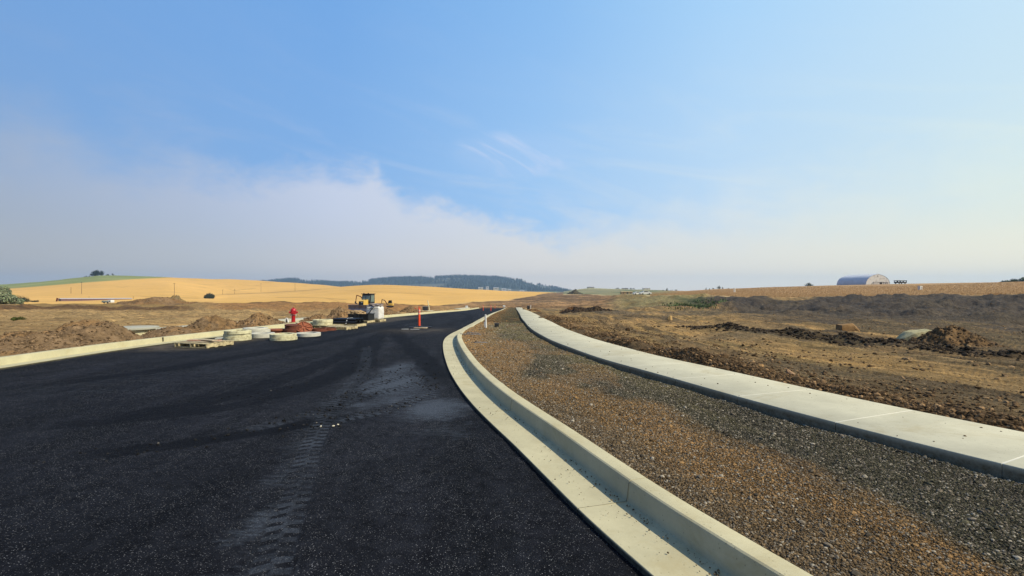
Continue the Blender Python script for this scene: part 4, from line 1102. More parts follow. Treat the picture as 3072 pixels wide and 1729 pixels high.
board(-.05, .05, .35, .95, .20, .018, .165, "pinkish board laid askew on top of the nearest pallet's boards", mat("pink_board", sr(196, 150, 124), .85, .2, 12), tilt=.02)
board(.18, -.05, -.30, .85, .16, .018, .188, "short pale board topmost on the nearest pallet", mat("pale_board", sr(214, 196, 162), .85, .15, 12), tilt=-.03)

# ------------------------------------------------------------------ precast rings
RG = "concrete adjustment rings by the left kerb"
def ring(x, y, z, ro, h, label, m=M_ring, ri=None, rz=0.0, name="precast_ring", group=RG, cat="concrete ring", gap=True):
    ri = ri or ro * .66
    b = MB(); c = .008
    b.lathe([(ri, 0), (ro - c, 0), (ro, c), (ro, h - c), (ro - c, h), (ri + c, h), (ri, h - c)], 48, close=True)
    o = b.build(name, m)
    # slight chips
    from mathutils import noise as mn
    for v in o.data.vertices:
        if v.co.z > h * .5: v.co.z += .006 * mn.noise(v.co * 9 + Vector((x, y, z)))
    return single(o, (x, y, z), rz, label, cat, group)
def stackpos(px, pyfront, ro):
    p = onroad(px, pyfront); d = Vector((p.x, p.y, 0)).normalized(); q = p + d * ro
    return q.x, q.y, float(P(q.y)) + .006
x, y, z = stackpos(712.8, 1024, .44)
ring(x, y, z, .44, .115, "bottom ring of the three-high cream stack beside the nearest pallet")
ring(x - .02, y + .03, z + .119, .44, .105, "middle ring of the three-high cream stack beside the nearest pallet", rz=.7)
ring(x + .01, y, z + .228, .43, .115, "top ring of the three-high cream stack beside the nearest pallet", rz=1.9)
x, y, z = stackpos(851, 1023.5, .45)
ring(x, y, z, .45, .105, "lower ring of the two-high cream stack in the front row")
ring(x - .02, y + .01, z + .109, .44, .105, "upper ring of the two-high cream stack in the front row", rz=1.2)
x, y, z = stackpos(787, 1015.5, .44)
ring(x, y, z, .43, .16, "smooth white ring between the two cream stacks in the front row", M_ringw, rz=.4)
x, y, z = stackpos(925, 1012, .46)
ring(x, y, z, .45, .13, "thin white ring at the right end of the front row", M_ringw, rz=.9)
x, y, z = stackpos(770, 1008, .46)
ring(x, y, z, .46, .10, "bottom white ring of the stack behind the front row", M_ringw)
ring(x + .05, y, z + .104, .45, .10, "middle white ring of the stack behind the front row", M_ringw, rz=.5)
ring(x - .06, y + .02, z + .208, .45, .075, "thin top white ring of the stack behind the front row", M_ringw, rz=1.5)
x, y, z = stackpos(918, 985.5, .46)
ring(x, y, z, .46, .14, "lower cream ring of the stack in front of the hydrant", rz=.3)
ring(x, y, z + .144, .46, .12, "upper cream ring of the stack in front of the hydrant", rz=1.3)
x, y, z = stackpos(968, 986, .46)
pp = (x + .25, y - .1, z)
pallet(Vector((x + .15, y, z)), R(-10), "wooden pallet under the cream rings in the middle of the row", w_=1.3)
ring(x, y, z + .14, .46, .13, "lower cream ring standing on the middle pallet", rz=.6)
ring(x + .01, y - .01, z + .274, .46, .13, "upper cream ring standing on the middle pallet", rz=2.2)
o = MB().box((0, 0, .02), (.34, .30, .04), bev=.004).build("concrete_slab", M_ringw); q = onroad(664, 1018)
single(o, q + Vector((0, 0, .012)), .3, "small flat white slab lying left of the three-high cream stack", "slab")

# ------------------------------------------------------------------ rusty castings
RI = "rusty manhole castings"
def casting(x, y, z, ro, h, label, m=M_rust, rot=None, solid=False):
    b = MB()
    if solid: b.lathe([(0, 0), (ro, 0), (ro, h), (0, h)], 40)
    else: b.lathe([(ro * .82, 0), (ro * 1.12, 0), (ro * 1.12, .02), (ro, .03), (ro, h - .004), (ro - .004, h), (ro * .88, h), (ro * .88, h - .03), (ro * .82, h - .03)], 40, close=True)
    o = b.build("iron_casting", m)
    return single(o, (x, y, z), 0, label, "manhole frame", RI, rot=rot)
def lid(x, y, z, ro, label, rot, m=M_rust2):
    t = thing("manhole_cover", label, "manhole lid", (x, y, z), 0, RI, rot=rot)
    MB().lathe([(0, 0), (ro, 0), (ro, .012), (ro * .99, .016), (0, .016)], 40).build("plate", m, t)
    b = MB().lathe([(ro * .90, -.032), (ro * .98, -.032), (ro * .98, 0), (ro * .90, 0)], 40, close=True)
    b.lathe([(ro * .22, -.03), (ro * .30, -.03), (ro * .30, 0), (ro * .22, 0)], 24, close=True)
    b.build("rim", m, t)
    for k in range(8):
        a = k * math.pi / 4
        MB().box((math.cos(a) * ro * .6, math.sin(a) * ro * .6, -.022), (ro * .62, .034, .044), (0, 0, a)).build("rib", m, t)
    return t
x, y, z = stackpos(825, 1002, .36)
casting(x, y, z, .33, .10, "lower rusty frame of the pair left of the leaning lid", M_rust)
lid(x, y, z + .155, .35, "rusty lid laid flat on the frame pair left of the leaning lid", (0, 0, .3), M_rust2)
casting(x + .01, y, z + .102, .33, .045, "thin upper rusty ring of the pair left of the leaning lid", M_rust)
x, y, z = stackpos(877, 1001.5, .42)
casting(x, y, z, .36, .15, "lower rusty frame directly behind the leaning lid", M_rust)
casting(x + .03, y + .05, z + .152, .34, .14, "middle rusty frame behind the leaning lid", M_rust)
lid(x + .02, y + .02, z + .33, .33, "rusty lid on top of the frames behind the leaning lid", (.05, .04, 0), M_rust)
x, y, z = stackpos(912, 1000, .16)
lid(x, y, z + .215, .335, "rusty spoked lid leaning on edge against the frames, underside showing", Vector((-.34, .56, -.76)).to_track_quat("Z", "Y").to_euler(), M_rust2)
x, y, z = stackpos(955, 996, .36)
casting(x, y, z, .34, .12, "low rusty frame right of the leaning lid", M_rust)
x, y, z = stackpos(985, 993, .34)
casting(x, y, z, .32, .11, "last low rusty frame to the right, beside the pallets", M_rust)

# pallets with pipe, crates and bulk bag
q = onroad(1016, 990); pc = Vector((q.x, q.y + .45, float(P(q.y + .45)) + .006))
pallet(pc, R(-16), "empty wooden pallet between the cream rings and the black pipes", w_=1.1, d_=.9)
q = onroad(1040, 981.5); pc = Vector((q.x - .05, q.y + .55, float(P(q.y + .55)) + .006))
pallet(pc, R(-12), "wooden pallet under the black pipe bundle", w_=1.4, d_=.95)
t = thing("pipe_bundle", "bundle of short black plastic pipes strapped on a pallet", "pipe bundle", pc + Vector((-.12, 0, .14)), R(-12))
k = 0
for row, nn in enumerate((5, 4)):
    for i in range(nn):
        r_ = .075; yy = (i - (nn - 1) / 2) * .155; zz = r_ + row * .133
        L0 = -.62 + .08 * random.random(); L1 = .6 + .1 * random.random()
        MB().lathe([(r_ * .84, L0), (r_, L0), (r_, L1), (r_ * 1.13, L1 + .01), (r_ * 1.13, L1 + .08), (r_ * .9, L1 + .08), (r_ * .84, L1)], 18, M=Matrix.Translation((0, yy, zz)) @ Matrix.Rotation(R(90), 4, 'Y'), close=True).build("pipe", M_black, t)
b = MB(); b.box((.18, 0, .292), (.035, .50, .006)); b.box((.18, -.335, .15), (.035, .006, .30), rot=(R(-28), 0, 0)); b.box((.18, .335, .15), (.035, .006, .30), rot=(R(28), 0, 0)); b.build("strap", M_white, t)

q = onroad(1076, 969.5); pc = Vector((q.x, q.y + .5, float(P(q.y + .5)) + .006))
pallet(pc, R(-10), "wooden pallet under the black crates", w_=1.3, d_=1.0)
def crate(dx, dy, w_, d_, h_, label):
    t = thing("plastic_crate", label, "crate", pc + Vector((dx, dy, .139)), R(-10), "black ribbed plastic crates on a pallet")
    b = MB(); th = .02
    for sx in (-1, 1): b.box((sx * (w_ / 2 - th / 2), 0, h_ / 2), (th, d_, h_))
    for sy in (-1, 1): b.box((0, sy * (d_ / 2 - th / 2), h_ / 2), (w_ - 2 * th, th, h_))
    b.box((0, 0, .012), (w_ - 2 * th, d_ - 2 * th, .02)); b.build("shell", M_black, t)
    n = int(w_ / .09)
    for sy in (-1, 1):
        b = MB()
        for i in range(n): b.box((-w_ / 2 + .05 + i * (w_ - .1) / (n - 1), sy * (d_ / 2 + .010), h_ / 2 - .01), (.022, .018, h_ - .05))
        b.build("ribbed_side", M_black, t)
    b = MB()
    for sy in (-1, 1): b.box((0, sy * (d_ / 2 + .012), h_ - .018), (w_ + .05, .024, .035))
    for sx in (-1, 1): b.box((sx * (w_ / 2 + .012), 0, h_ - .018), (.024, d_, .035))
    b.build("rim", M_black, t)
crate(-.30, 0, .66, .8, .40, "left black ribbed crate on the pallet, heaped with brown sacking")
crate(.36, .02, .52, .8, .40, "right black ribbed crate on the pallet, in front of the bulk bag")
def lumpy(name, dims, m, seed, amp=.12, sub=3, box=.6, freq=2.2):
    bm = bmesh.new(); bmesh.ops.create_icosphere(bm, subdivisions=sub, radius=1)
    from mathutils import noise as mn
    for v in bm.verts:
        c = v.co.copy(); mx = max(abs(c.x), abs(c.y), abs(c.z)); c = c.lerp(c / mx, box)
        c += v.co * amp * (mn.noise(v.co * freq + Vector((seed, 0, 0))) + .5 * mn.noise(v.co * freq * 2.7 + Vector((0, seed, 0))))
        v.co = Vector((c.x * dims[0] / 2, c.y * dims[1] / 2, c.z * dims[2] / 2))
    mb = MB(); mb.bm.free(); mb.bm = bm
    return mb.build(name, m, ang=70)
o = lumpy("sacking", (.82, .62, .36), mat("burlap", sr(172, 146, 108), .95, .3, 14, .6, 60, dirt=(*sr(110, 92, 70), .7), dscale=8), 4, .45, 4, .1)
single(o, pc + Vector((-.24, .02, .56)), 0, "crumpled brown sacking heaped in the left black crate", "sacking")
q = onroad(1119, 966.5); bc = Vector((q.x, q.y + .48, float(P(q.y + .48)) + .006))
pallet(bc, R(-8), "wooden pallet under the white bulk bag", w_=1.05, d_=.95)
t = thing("bulk_bag", "large white woven bulk bag with a black strap and rumpled grey top", "bulk bag", bc + Vector((0, 0, .14)), R(-8))
o = lumpy("bag_body", (.92, .82, .86), mat("woven_white", sr(232, 230, 224), .85, .06, 10, .35, 18, dirt=(*sr(206, 200, 186), .5), dscale=3, dist=.02), 2, .05, 4, .8, 3.0); o.parent = t; o.location = (0, 0, .42)
o = lumpy("bag_top", (.84, .74, .20), mat("grey_sack_top", sr(164, 152, 146), .9, .2, 9, .6, 20, dirt=(*sr(104, 96, 94), .8), dscale=4, dist=.03), 7, .5, 4, .3); o.parent = t; o.location = (0, 0, .90)
b = MB(); b.box((-.16, -.428, .50), (.045, .008, .62), rot=(0, R(38), 0)); b.box((-.02, -.43, .74), (.8, .008, .03)); b.build("strap", M_black, t)

# ------------------------------------------------------------------ hydrant
hp = Vector(((880 - CX) * 26 / F, 26.0, 0)); hp.z = gh(hp.x, hp.y)
t = thing("fire_hydrant", "red fire hydrant standing behind the left kerb", "fire hydrant", hp + Vector((0, 0, -.03)), R(25))
MB().lathe([(0, 0), (.15, 0), (.15, .05), (.105, .055), (.10, .09), (.095, .44), (.10, .45), (0, .45)], 28).build("barrel", M_red, t)
MB().lathe([(0, .45), (.155, .45), (.155, .475), (.12, .48), (.122, .64), (.15, .645), (.15, .665), (0, .665)], 28).build("upper_barrel", M_red, t)
MB().lathe([(0, .665), (.145, .665), (.135, .71), (.10, .76), (.05, .785), (.03, .79), (.03, .83), (0, .83)], 28).build("bonnet", M_red, t)
for a, r_, L_ in ((0, .055, .17), (math.pi, .055, .17), (-math.pi / 2, .085, .15)):
    d = Vector((math.cos(a), math.sin(a), 0)); c0 = Vector((0, 0, .565))
    c = MB(); c.tube(c0 + d * .08, c0 + d * L_, r_, seg=20).tube(c0 + d * L_, c0 + d * (L_ + .035), r_ * 1.2, seg=8).tube(c0 + d * (L_ + .035), c0 + d * (L_ + .065), r_ * .35, seg=6)
    c.build("nozzle", M_red, t)
MB().lathe([(.158, .40), (.170, .40), (.170, .425), (.158, .425)], 28, close=True, M=Matrix.Rotation(R(-8), 4, 'X')).build("white_collar", M_white, t)
t2 = thing("utility_marker", "small white folded marker standing left of the red hydrant", "marker", Vector((hp.x - .28, hp.y - .15, gh(hp.x - .28, hp.y - .15))), .2)
for s_ in (-1, 1): MB().box((s_ * .055, 0, .13), (.035, .16, .28), rot=(0, s_ * R(-14), 0)).build("panel", M_white, t2)
MB().tube((0, 0, 0), (0, 0, .2), .03, seg=8).build("post", M_blackm, t2)
o = MB().box((0, 0, .42), (.03, .018, .86)).build("survey_stake", mat("stake_orange_wood", sr(208, 140, 80), .8, .2, 9))
single(o, (hp.x - .21, hp.y + .3, gh(hp.x - .21, hp.y + .3) - .05), 0, "thin orange-topped wooden survey stake behind the hydrant", "stake")

# ------------------------------------------------------------------ marker tubes
def marker(loc, label, s=1.0, band=True):
    t = thing("marker_tube", label, "marker tube", loc, 0, "orange marker tubes on the road", s=s)
    MB().lathe([(0, 0), (.19, 0), (.19, .02), (.16, .045), (.07, .06), (0, .06)], 8).build("base", M_black, t)
    MB().lathe([(0, .05), (.060, .05), (.056, .35), (.050, .86), (.030, .885), (.024, .90), (0, .90)], 20).build("tube", M_orange, t)
    for z0 in (.62, .76): MB().lathe([(.0545, z0), (.056, z0), (.0545, z0 + .08), (.053, z0 + .08)], 20, close=True).build("reflective_band", M_band, t)
    b = MB()
    b.tube((-.035, 0, .97), (.035, 0, .97), .014, seg=8).tube((-.035, 0, .89), (-.035, 0, .97), .012, seg=8).tube((.035, 0, .89), (.035, 0, .97), .012, seg=8).tube((-.035, 0, .895), (.035, 0, .895), .014, seg=8)
    b.build("handle", M_orange, t)
    return t
mp = onroad(1258, 984.5); 
b = MB().lathe([(.36, 0), (.48, 0), (.48, .03), (.36, .03)], 36, close=True); o = b.build("manhole_surround", M_blackm)
single(o, (mp.x, mp.y + .08, mp.z + .004), 0, "dark iron frame of the open manhole around the nearest orange marker tube", "manhole frame")
o = MB().box((0, 0, .02), (.62, .30, .04), bev=.004).build("board", M_wood2); single(o, (mp.x + .12, mp.y - .30, mp.z + .012), -.05, "tan board lying in front of the nearest orange marker tube", "board")
o = MB().box((0, 0, .006), (1.1, .62, .012)).build("steel_plate", mat("plate_dark", sr(34, 32, 34), .7, .3, 5)); single(o, (mp.x + .02, mp.y + .12, mp.z + .036), .06, "dark steel plate lying over the manhole behind the nearest orange marker tube", "steel plate")
for dx_, w_, rz_, nm in ((-.5, .32, .05, "left"), (-.02, .42, -.04, "right")):
    o = MB().box((0, 0, .008), (w_, .05, .016), bev=.002).build("lath", M_white); single(o, (mp.x + dx_, mp.y - .88 - .1 * (dx_ > -.1), mp.z + .010), rz_, "%s white lath lying on the asphalt before the nearest marker tube" % nm, "lath")
mk = marker(mp + Vector((.0, -.02, .05)), "nearest orange marker tube, standing on the open manhole")
def mcopy(loc, label, s=1.0):
    c = copy_tree(mk); c.location = loc; c['label'] = label; c.scale = (s, s, s); return c
for px_, py_, lb in ((1449.5, 933.5, "left orange marker tube of the far pair at the road's end"), (1472.6, 934.2, "right, paler orange marker tube of the far pair at the road's end")):
    q = onroad(px_, py_); mcopy(q, lb)
q = onroad(1485, 926.2); mcopy(q, "farthest orange marker tube, beyond the pair at the road's end")

for py_ in (1020,):
    q_ = onroad(492, py_, .1); o_ = MB().box((0, 0, 0), (.02, .05, .15)).build("joint_gap_strip", mat("gap_black", (.01, .01, .01), .95, .1))  # black box added where the joint is an open dark gap
    single(o_, (float(LL(q_.y)) - .447, q_.y, float(P(q_.y)) + .108), 0, "short black strip put in for the dark open joint in the face of the left kerb","joint strip")
# ------------------------------------------------------------------ small things on the verge and along the kerb
def vpt(px, py): 
    q = onroad(px, py, .12); return Vector((q.x, q.y, float(verge_z(np.array([q.x]), np.array([q.y]))[0])))
q = vpt(1458, 987)
o = MB().lathe([(.032, 0), (.038, 0), (.038, .62), (.032, .62)], 18, close=True).build("plastic_pipe", M_white); single(o, q + Vector((0, 0, -.03)), 0, "tall white plastic pipe standing upright on the verge by the kerb", "pipe", rot=(0, R(-2), 0))
q = vpt(1454.5, 984)
o = MB().lathe([(.028, 0), (.034, 0), (.034, .26), (.028, .26)], 18, close=True).build("plastic_pipe", M_white); single(o, q + Vector((0, 0, -.03)), 0, "short white plastic pipe just left of the tall one on the verge", "pipe")
q = vpt(1490, 983); t = thing("valve_box", "small black valve box lying among clods on the verge", "valve box", q, .3)
MB().box((0, 0, .085), (.17, .14, .17), bev=.006).build("box", M_black, t); MB().box((0, 0, .176), (.19, .16, .02), bev=.003).build("lid", M_blackm, t)
M_grey = mat("grey_board", sr(120, 112, 104), .85, .25, 9)
for px_, py_, L_, rz_, lb in ((1412, 1008, .75, .15, "long grey board lying on the verge inside the kerb bend"), (1420, 1004, .5, -.25, "short grey board behind the long one inside the kerb bend"), (1442, 1033, .4, .4, "grey scrap of board on the verge beyond the bend")):
    q = vpt(px_, py_); o = MB().box((0, 0, .012), (L_, .13, .024), bev=.002).build("board", M_grey); single(o, q + Vector((0, 0, .012)), 0, lb, "board", "grey boards on the verge", rot=(.05, .04, rz_))
q = at(1585, 84); o_ = thing("utility_box", "black utility box standing at the pavement's far end", "utility box", q, .1)
MB().box((0, 0, .3), (.42, .36, .62), bev=.01).build("box", M_black, o_); MB().box((0, 0, .62), (.46, .40, .04), bev=.01).build("lid", M_blackm, o_)
q = at(1592, 84); o = MB().box((0, 0, .38), (.10, .06, .78), bev=.004).build("marker_post", M_white); single(o, q, 0, "white post beside the black utility box at the pavement's far end", "post", rot=(0, R(2), 0))
# far left: white posts, leaning pipe, dark box, little barricade
q = at(1276, 68); t = thing("utility_box", "dark utility box with grey lid behind the left kerb, beside the leaning pipe", "utility box", q, .15)
MB().box((0, 0, .28), (.75, .6, .6), bev=.01).build("box", M_blackm, t); MB().box((0, 0, .60), (.82, .66, .05), bev=.01).build("lid", mat("grey_lid", sr(130, 134, 126), .7), t)
q = at(1289, 66); o = MB().lathe([(.045, 0), (.055, 0), (.055, 1.45), (.045, 1.45)], 12, close=True).build("plastic_pipe", mat("cream_pipe", sr(226, 220, 180), .5)); single(o, q, 0, "long cream pipe leaning left beyond the orange marker tube", "pipe", rot=(0, R(-11), 0))
for px_, Z_, hh, lb in ((1224, 66, .58, "left white marker post of the pair behind the left kerb"), (1227.5, 66, .45, "right white marker post of the pair behind the left kerb")):
    q = at(px_, Z_); o = MB().box((0, 0, hh / 2), (.06, .03, hh)).build("marker_post", M_white); single(o, q, 0, lb, "post", "pair of white marker posts")
q = at(1149.5, 58); o = MB().tube((0, 0, 0), (0, 0, 1.65), .022, seg=8).build("plastic_pipe", mat("thin_pipe", sr(190, 178, 150), .6)); single(o, q, 0, "thin pale rod standing between the two excavators", "rod")
q = at(1243, 66); t = thing("barricade", "small orange and white barricade behind the marker tube", "barricade", q, .1)
for s_ in (-1, 1): MB().box((s_ * .2, 0, .2), (.04, .04, .4)).build("leg", M_white, t)
MB().box((0, -.03, .32), (.5, .025, .10)).build("rail", M_orange, t); MB().box((0, -.03, .17), (.5, .025, .08)).build("rail", M_white, t)
# white litter by the road end
for px_, py_, lb in ((1400, 927.5, "small white box on the dirt by the left kerb's far end"), (1512, 924.5, "small white box by the right kerb's far end")):
    q = at(px_, 118 if px_ < 1500 else 124); o = MB().box((0, 0, .25), (.6, .5, .5), bev=.02).build("crate", M_white); single(o, q, 0, lb, "box")
# raised concrete vault slab behind the heaps
q = Vector((lx(18.2, 2.6), 18.2, 0)); q.z = gh(q.x, q.y) + .02
t = thing("concrete_vault", "round grey concrete vault with overhanging lid behind the left heaps", "concrete vault", q)
MB().lathe([(0, 0), (.72, 0), (.72, .26), (0, .26)], 48).build("base", M_ring, t); MB().lathe([(0, .262), (.84, .262), (.84, .32), (.80, .335), (0, .345)], 48).build("lid", mat("vault_lid", sr(178, 176, 158), .85, .1, 6, .2, 40), t)
o = MB().box((0, 0, .05), (2.4, 1.0, .1), bev=.01).build("concrete_slab", mat("driveway_slab", sr(206, 202, 180), .9, .1, 4, .2, 60)); qq = Vector((lx(17.6, 4.6), 17.3, 0)); qq.z = gh(qq.x, qq.y) - .02; single(o, qq, R(8), "flat pale concrete slab left of the round vault behind the heaps", "slab")

# ------------------------------------------------------------------ bulldozer
def dozer():
    Z = 72; p = at(1100, Z); a = math.atan2(-.95, -.25)            # forward direction
    t = thing("bulldozer", "yellow bulldozer with black cab facing the road, blade lowered", "bulldozer", p, a, s=.92)
    # local +x forward
    MB().prism([(.15, .7), (1.6, .7), (1.6, 1.62), (1.45, 1.75), (.15, 1.88)], -.42, .42).build("hood", M_yel, t)
    g = MB(); g.box((1.625, 0, 1.2), (.05, .80, .84), bev=.01).build("grille", M_black, t)
    s = MB(); s.box((1.66, .14, 1.42), (.012, .22, .10)).build("badge", M_white, t)
    b = MB(); b.box((-.55, 0, 1.0), (1.5, 1.3, .55), bev=.05).build("body", M_yel, t)
    c = thing_part("cab", MB().prism([(-1.15, 1.28), (.25, 1.28), (.18, 1.7), (.02, 2.72), (-1.1, 2.72)], -.78, .78), M_blackm, t)
    for sy in (-1, 1): thing_part("side_window", MB().prism([(-.95, 1.5), (.08, 1.5), (-.04, 2.56), (-.95, 2.56)], sy * .783, sy * .80), M_glass, c)
    thing_part("front_window", MB().box((.155, 0, 2.10), (.02, 1.34, .84), rot=(0, R(-11), 0)), M_glass, c)
    thing_part("roof", MB().box((-.52, 0, 2.78), (1.5, 1.75, .10), bev=.03), M_black, t)
    for y_ in (-.4, .4): thing_part("work_light", MB().box((.16, y_, 2.88), (.10, .18, .10), bev=.02), M_black, t)
    thing_part("exhaust", MB().tube((.75, .3, 1.8), (.75, .3, 2.35), .05, seg=10), M_black, t)
    thing_part("fuel_tank", MB().box((-1.55, 0, 1.15), (.55, 1.25, .75), bev=.08), M_yel, t)
    for sy in (-1, 1):
        prof = []
        for k in range(9): an = -math.pi / 2 + math.pi * k / 8; prof.append((1.15 + .40 * math.cos(an), .42 + .40 * math.sin(an)))
        for k in range(9): an = math.pi / 2 + math.pi * k / 8; prof.append((-1.35 + .40 * math.cos(an), .42 + .40 * math.sin(an)))
        tr = thing_part("track", MB().prism(prof, sy * .62 - .23 + sy * .22, sy * .62 + .23 + sy * .22), M_blackm, t)
        gb = MB()
        for x_ in np.arange(-1.35, 1.2, .17): gb.box((x_, sy * .84, .84), (.04, .48, .05))
        thing_part("grousers", gb, M_blackm, tr)
        thing_part("push_arm", MB().box((1.35, sy * 1.12, .45), (1.7, .12, .2), bev=.02), M_yel, t)
    pr_ = [(2.35, .05), (2.42, .05), (2.30, .35), (2.27, .7), (2.36, 1.05), (2.29, 1.08), (2.19, .7), (2.22, .35)]
    bl = thing_part("blade", MB().prism(pr_, -1.85, 1.85), M_steel, t)
    thing_part("cutting_edge", MB().box((2.40, 0, .06), (.05, 3.3, .16)), M_blackm, bl)
def thing_part(name, mb, m, parent): return mb.build(name, m, parent)
dozer()
# ------------------------------------------------------------------ excavators
def excavator(px, Z, label, face, s=1.0):
    p = at(px, Z)
    t = thing("excavator", label, "excavator", p, face, "small yellow excavators parked behind the bulldozer", s=s)
    for sy in (-1, 1): thing_part("track", MB().box((0, sy * .7, .26), (1.9, .36, .5), bev=.16), M_blackm, t)
    thing_part("undercarriage", MB().box((0, 0, .35), (1.0, 1.1, .25)), M_blackm, t)
    thing_part("body", MB().box((-.35, 0, .95), (1.5, 1.35, .75), bev=.1), M_yel, t)
    c = thing_part("cab", MB().prism([(-.5, 1.2), (.62, 1.2), (.58, 1.7), (.40, 2.25), (-.45, 2.25)], -.62, .15), M_black, t)
    thing_part("window", MB().prism([(-.35, 1.4), (.5, 1.4), (.34, 2.12), (-.35, 2.12)], -.64, -.625), M_glass, c)
    bm_ = MB().prism([(.4, .95), (.6, 1.05), (1.55, 2.35), (2.45, 2.62), (2.48, 2.44), (1.68, 2.12), (.85, .85)], .2, .42); bo = thing_part("boom", bm_, M_rustb, t)
    thing_part("hydraulic_ram", MB().tube((.75, .31, .95), (1.5, .31, 2.0), .05, seg=8), M_steel, bo)
    ar = thing_part("arm", MB().prism([(2.36, 2.62), (2.58, 2.55), (2.75, 1.2), (2.62, 1.15)], .22, .40), M_rustb, t)
    thing_part("bucket", MB().prism([(2.55, 1.2), (2.85, 1.15), (2.9, .8), (2.6, .55), (2.35, .72), (2.5, .82), (2.65, .9)], .02, .6), M_blackm, t)
M_rustb = mat("dusty_boom", sr(132, 96, 62), .7, .25, 5, dirt=(*sr(60, 50, 44), .7))
excavator(1105, 104, "small excavator mostly hidden behind the bulldozer, only its boom showing at left", R(180 + 10), .95)
excavator(1170, 96, "small excavator with yellow body right of the bulldozer, boom folded to the left", R(180 - 4), .62)

# ------------------------------------------------------------------ utility poles
M_pole = mat("pole_wood", sr(104, 86, 70), .9, .2, 2)
PG = "utility poles on the golden hill"
for px_, top, base, lb in ((245, 846, 882, "tall utility pole above the long low barn"), (213, 862, 881, "short utility pole left of the tall one above the long barn"),
                           (523, 849, 888, "tall utility pole behind the grey stockpile"), (668, 869, 884, "short pole right of the round dark shrub"), (704, 868, 883, "short pole midway between the round shrub and the next tall pole"),
                           (783, 850, 876, "utility pole standing in the golden field, fourth tall one from the left"), (885, 851, 873, "rightmost utility pole on the golden hill"), (267, 889, 893.5, "tiny post on the middle of the long barn's roofline"), (400, 889, 898, "small post at the far end of the long barn")):
    Z_ = findZ(px_, base, 150); p = at(px_, Z_); h_ = (base - top) * Z_ / F; r_ = .16 if h_ > 4 else .1
    t = thing("utility_pole", lb, "utility pole", p, 0, PG)
    MB().tube((0, 0, -.5), (0, 0, h_), r_, r_ * .7, seg=8).build("shaft", M_pole, t)
    if h_ > 6: MB().box((0, -.15, h_ - .7), (2.2, .12, .14)).build("crossarm", M_pole, t)

# ------------------------------------------------------------------ far buildings
M_wall = mat("pale_wall", sr(214, 206, 190), .85, .06, 1)
M_roofd = mat("dark_roof", sr(88, 84, 84), .85, .1, 1)
M_tan = mat("tan_wall", sr(190, 152, 98), .85, .1, 1)
M_wroof = mat("white_metal_roof", sr(212, 210, 212), .5, .05, 1)
M_pur = mat("mauve_wall", sr(118, 92, 92), .8, .12, 1)
M_win = mat("dark_window", sr(50, 56, 62), .2, .1, 1, spec=.6)
def house(px, Z, w_, h_, d_, label, wall, roof, rz=0.0, group=None, rf=.55, zoff=0.0, windows=3):
    p = at(px, Z); p.z += zoff
    t = thing("house", label, "house", p, rz, group)
    MB().box((0, 0, h_ / 2 - .5), (w_, d_, h_ + 1)).build("wall", wall, t)
    MB().prism([(-d_ / 2 - .4, h_), (d_ / 2 + .4, h_), (0, h_ + d_ * rf / 2)], -w_ / 2 - .4, w_ / 2 + .4, Matrix.Rotation(R(90), 4, 'Z')).build("roof", roof, t)
    for i in range(windows):
        MB().box((-w_ / 2 + w_ * (i + .5) / windows, -d_ / 2 - .03, h_ * .55), (w_ * .12, .08, h_ * .35)).build("window", M_win, t)
    MB().box((w_ * .06, -d_ / 2 - .03, 1.05), (1.0, .08, 2.1)).build("door", M_win, t)
    return t
HGp = "houses on the far hill"
house(1772, 1290, 17, 2.6, 10, "lone dark-roofed house on top of the far green hill", M_wall, M_roofd, .1, HGp, .3)
house(1875, 1280, 16, 2.4, 9, "pale house with grey roof on the far hill, second from the left", M_wall, M_roofd, -.1, HGp, .3)
house(1939, 1270, 18, 3.6, 10, "pale house on the far skyline above the white cars", M_wall, M_wroof, .05, HGp, .25)
house(2085, 560, 13, 1.4, 9, "dark low-roofed house on the right skyline between two clumps of trees", M_roofd, M_roofd, .1, HGp, .35)
house(1879, 470, 10.5, 2.3, 6, "tan flat building behind the site road, left of the white cars", M_tan, mat("tan_roof", sr(206, 176, 120), .8), .0, HGp, .12)
# long barn
Zb = findZ(185, 904, 200); pb = at(186, Zb); 
pa = Vector(((183 - CX) * Zb / F, Zb, CAMH - (904.5 - HY) * Zb / F)); Z2 = Zb * 1.12; pb = Vector(((396 - CX) * Z2 / F, Z2, 0))
hb = 9.3 * Zb / F; dvec = pb - pa; dvec.z = 0; L_ = dvec.length; ang = math.atan2(dvec.y, dvec.x)
sl_ = math.atan2((CAMH - (903.0 - HY) * Z2 / F) - pa.z, L_)
t = thing("long_barn", "very long low mauve barn with a white metal roof below the golden hill", "barn", pa, rot=(0, -sl_, ang))
MB().box((L_ / 2, 1.6, hb * .38 - 2.0), (L_, 3.2, hb * .76 + 4.0)).build("wall", M_pur, t)
MB().prism([(-.25, hb * .78), (3.45, hb * .78), (1.6, hb * 1.0)], -.3, L_ + .3, Matrix(((0, 1, 0, 0), (1, 0, 0, 0), (0, 0, 1, 0), (0, 0, 0, 1)))).build("roof", M_wroof, t)
MB().box((-.04, 1.6, hb * .22), (.08, 1.7, hb * .5)).build("door", M_win, t)
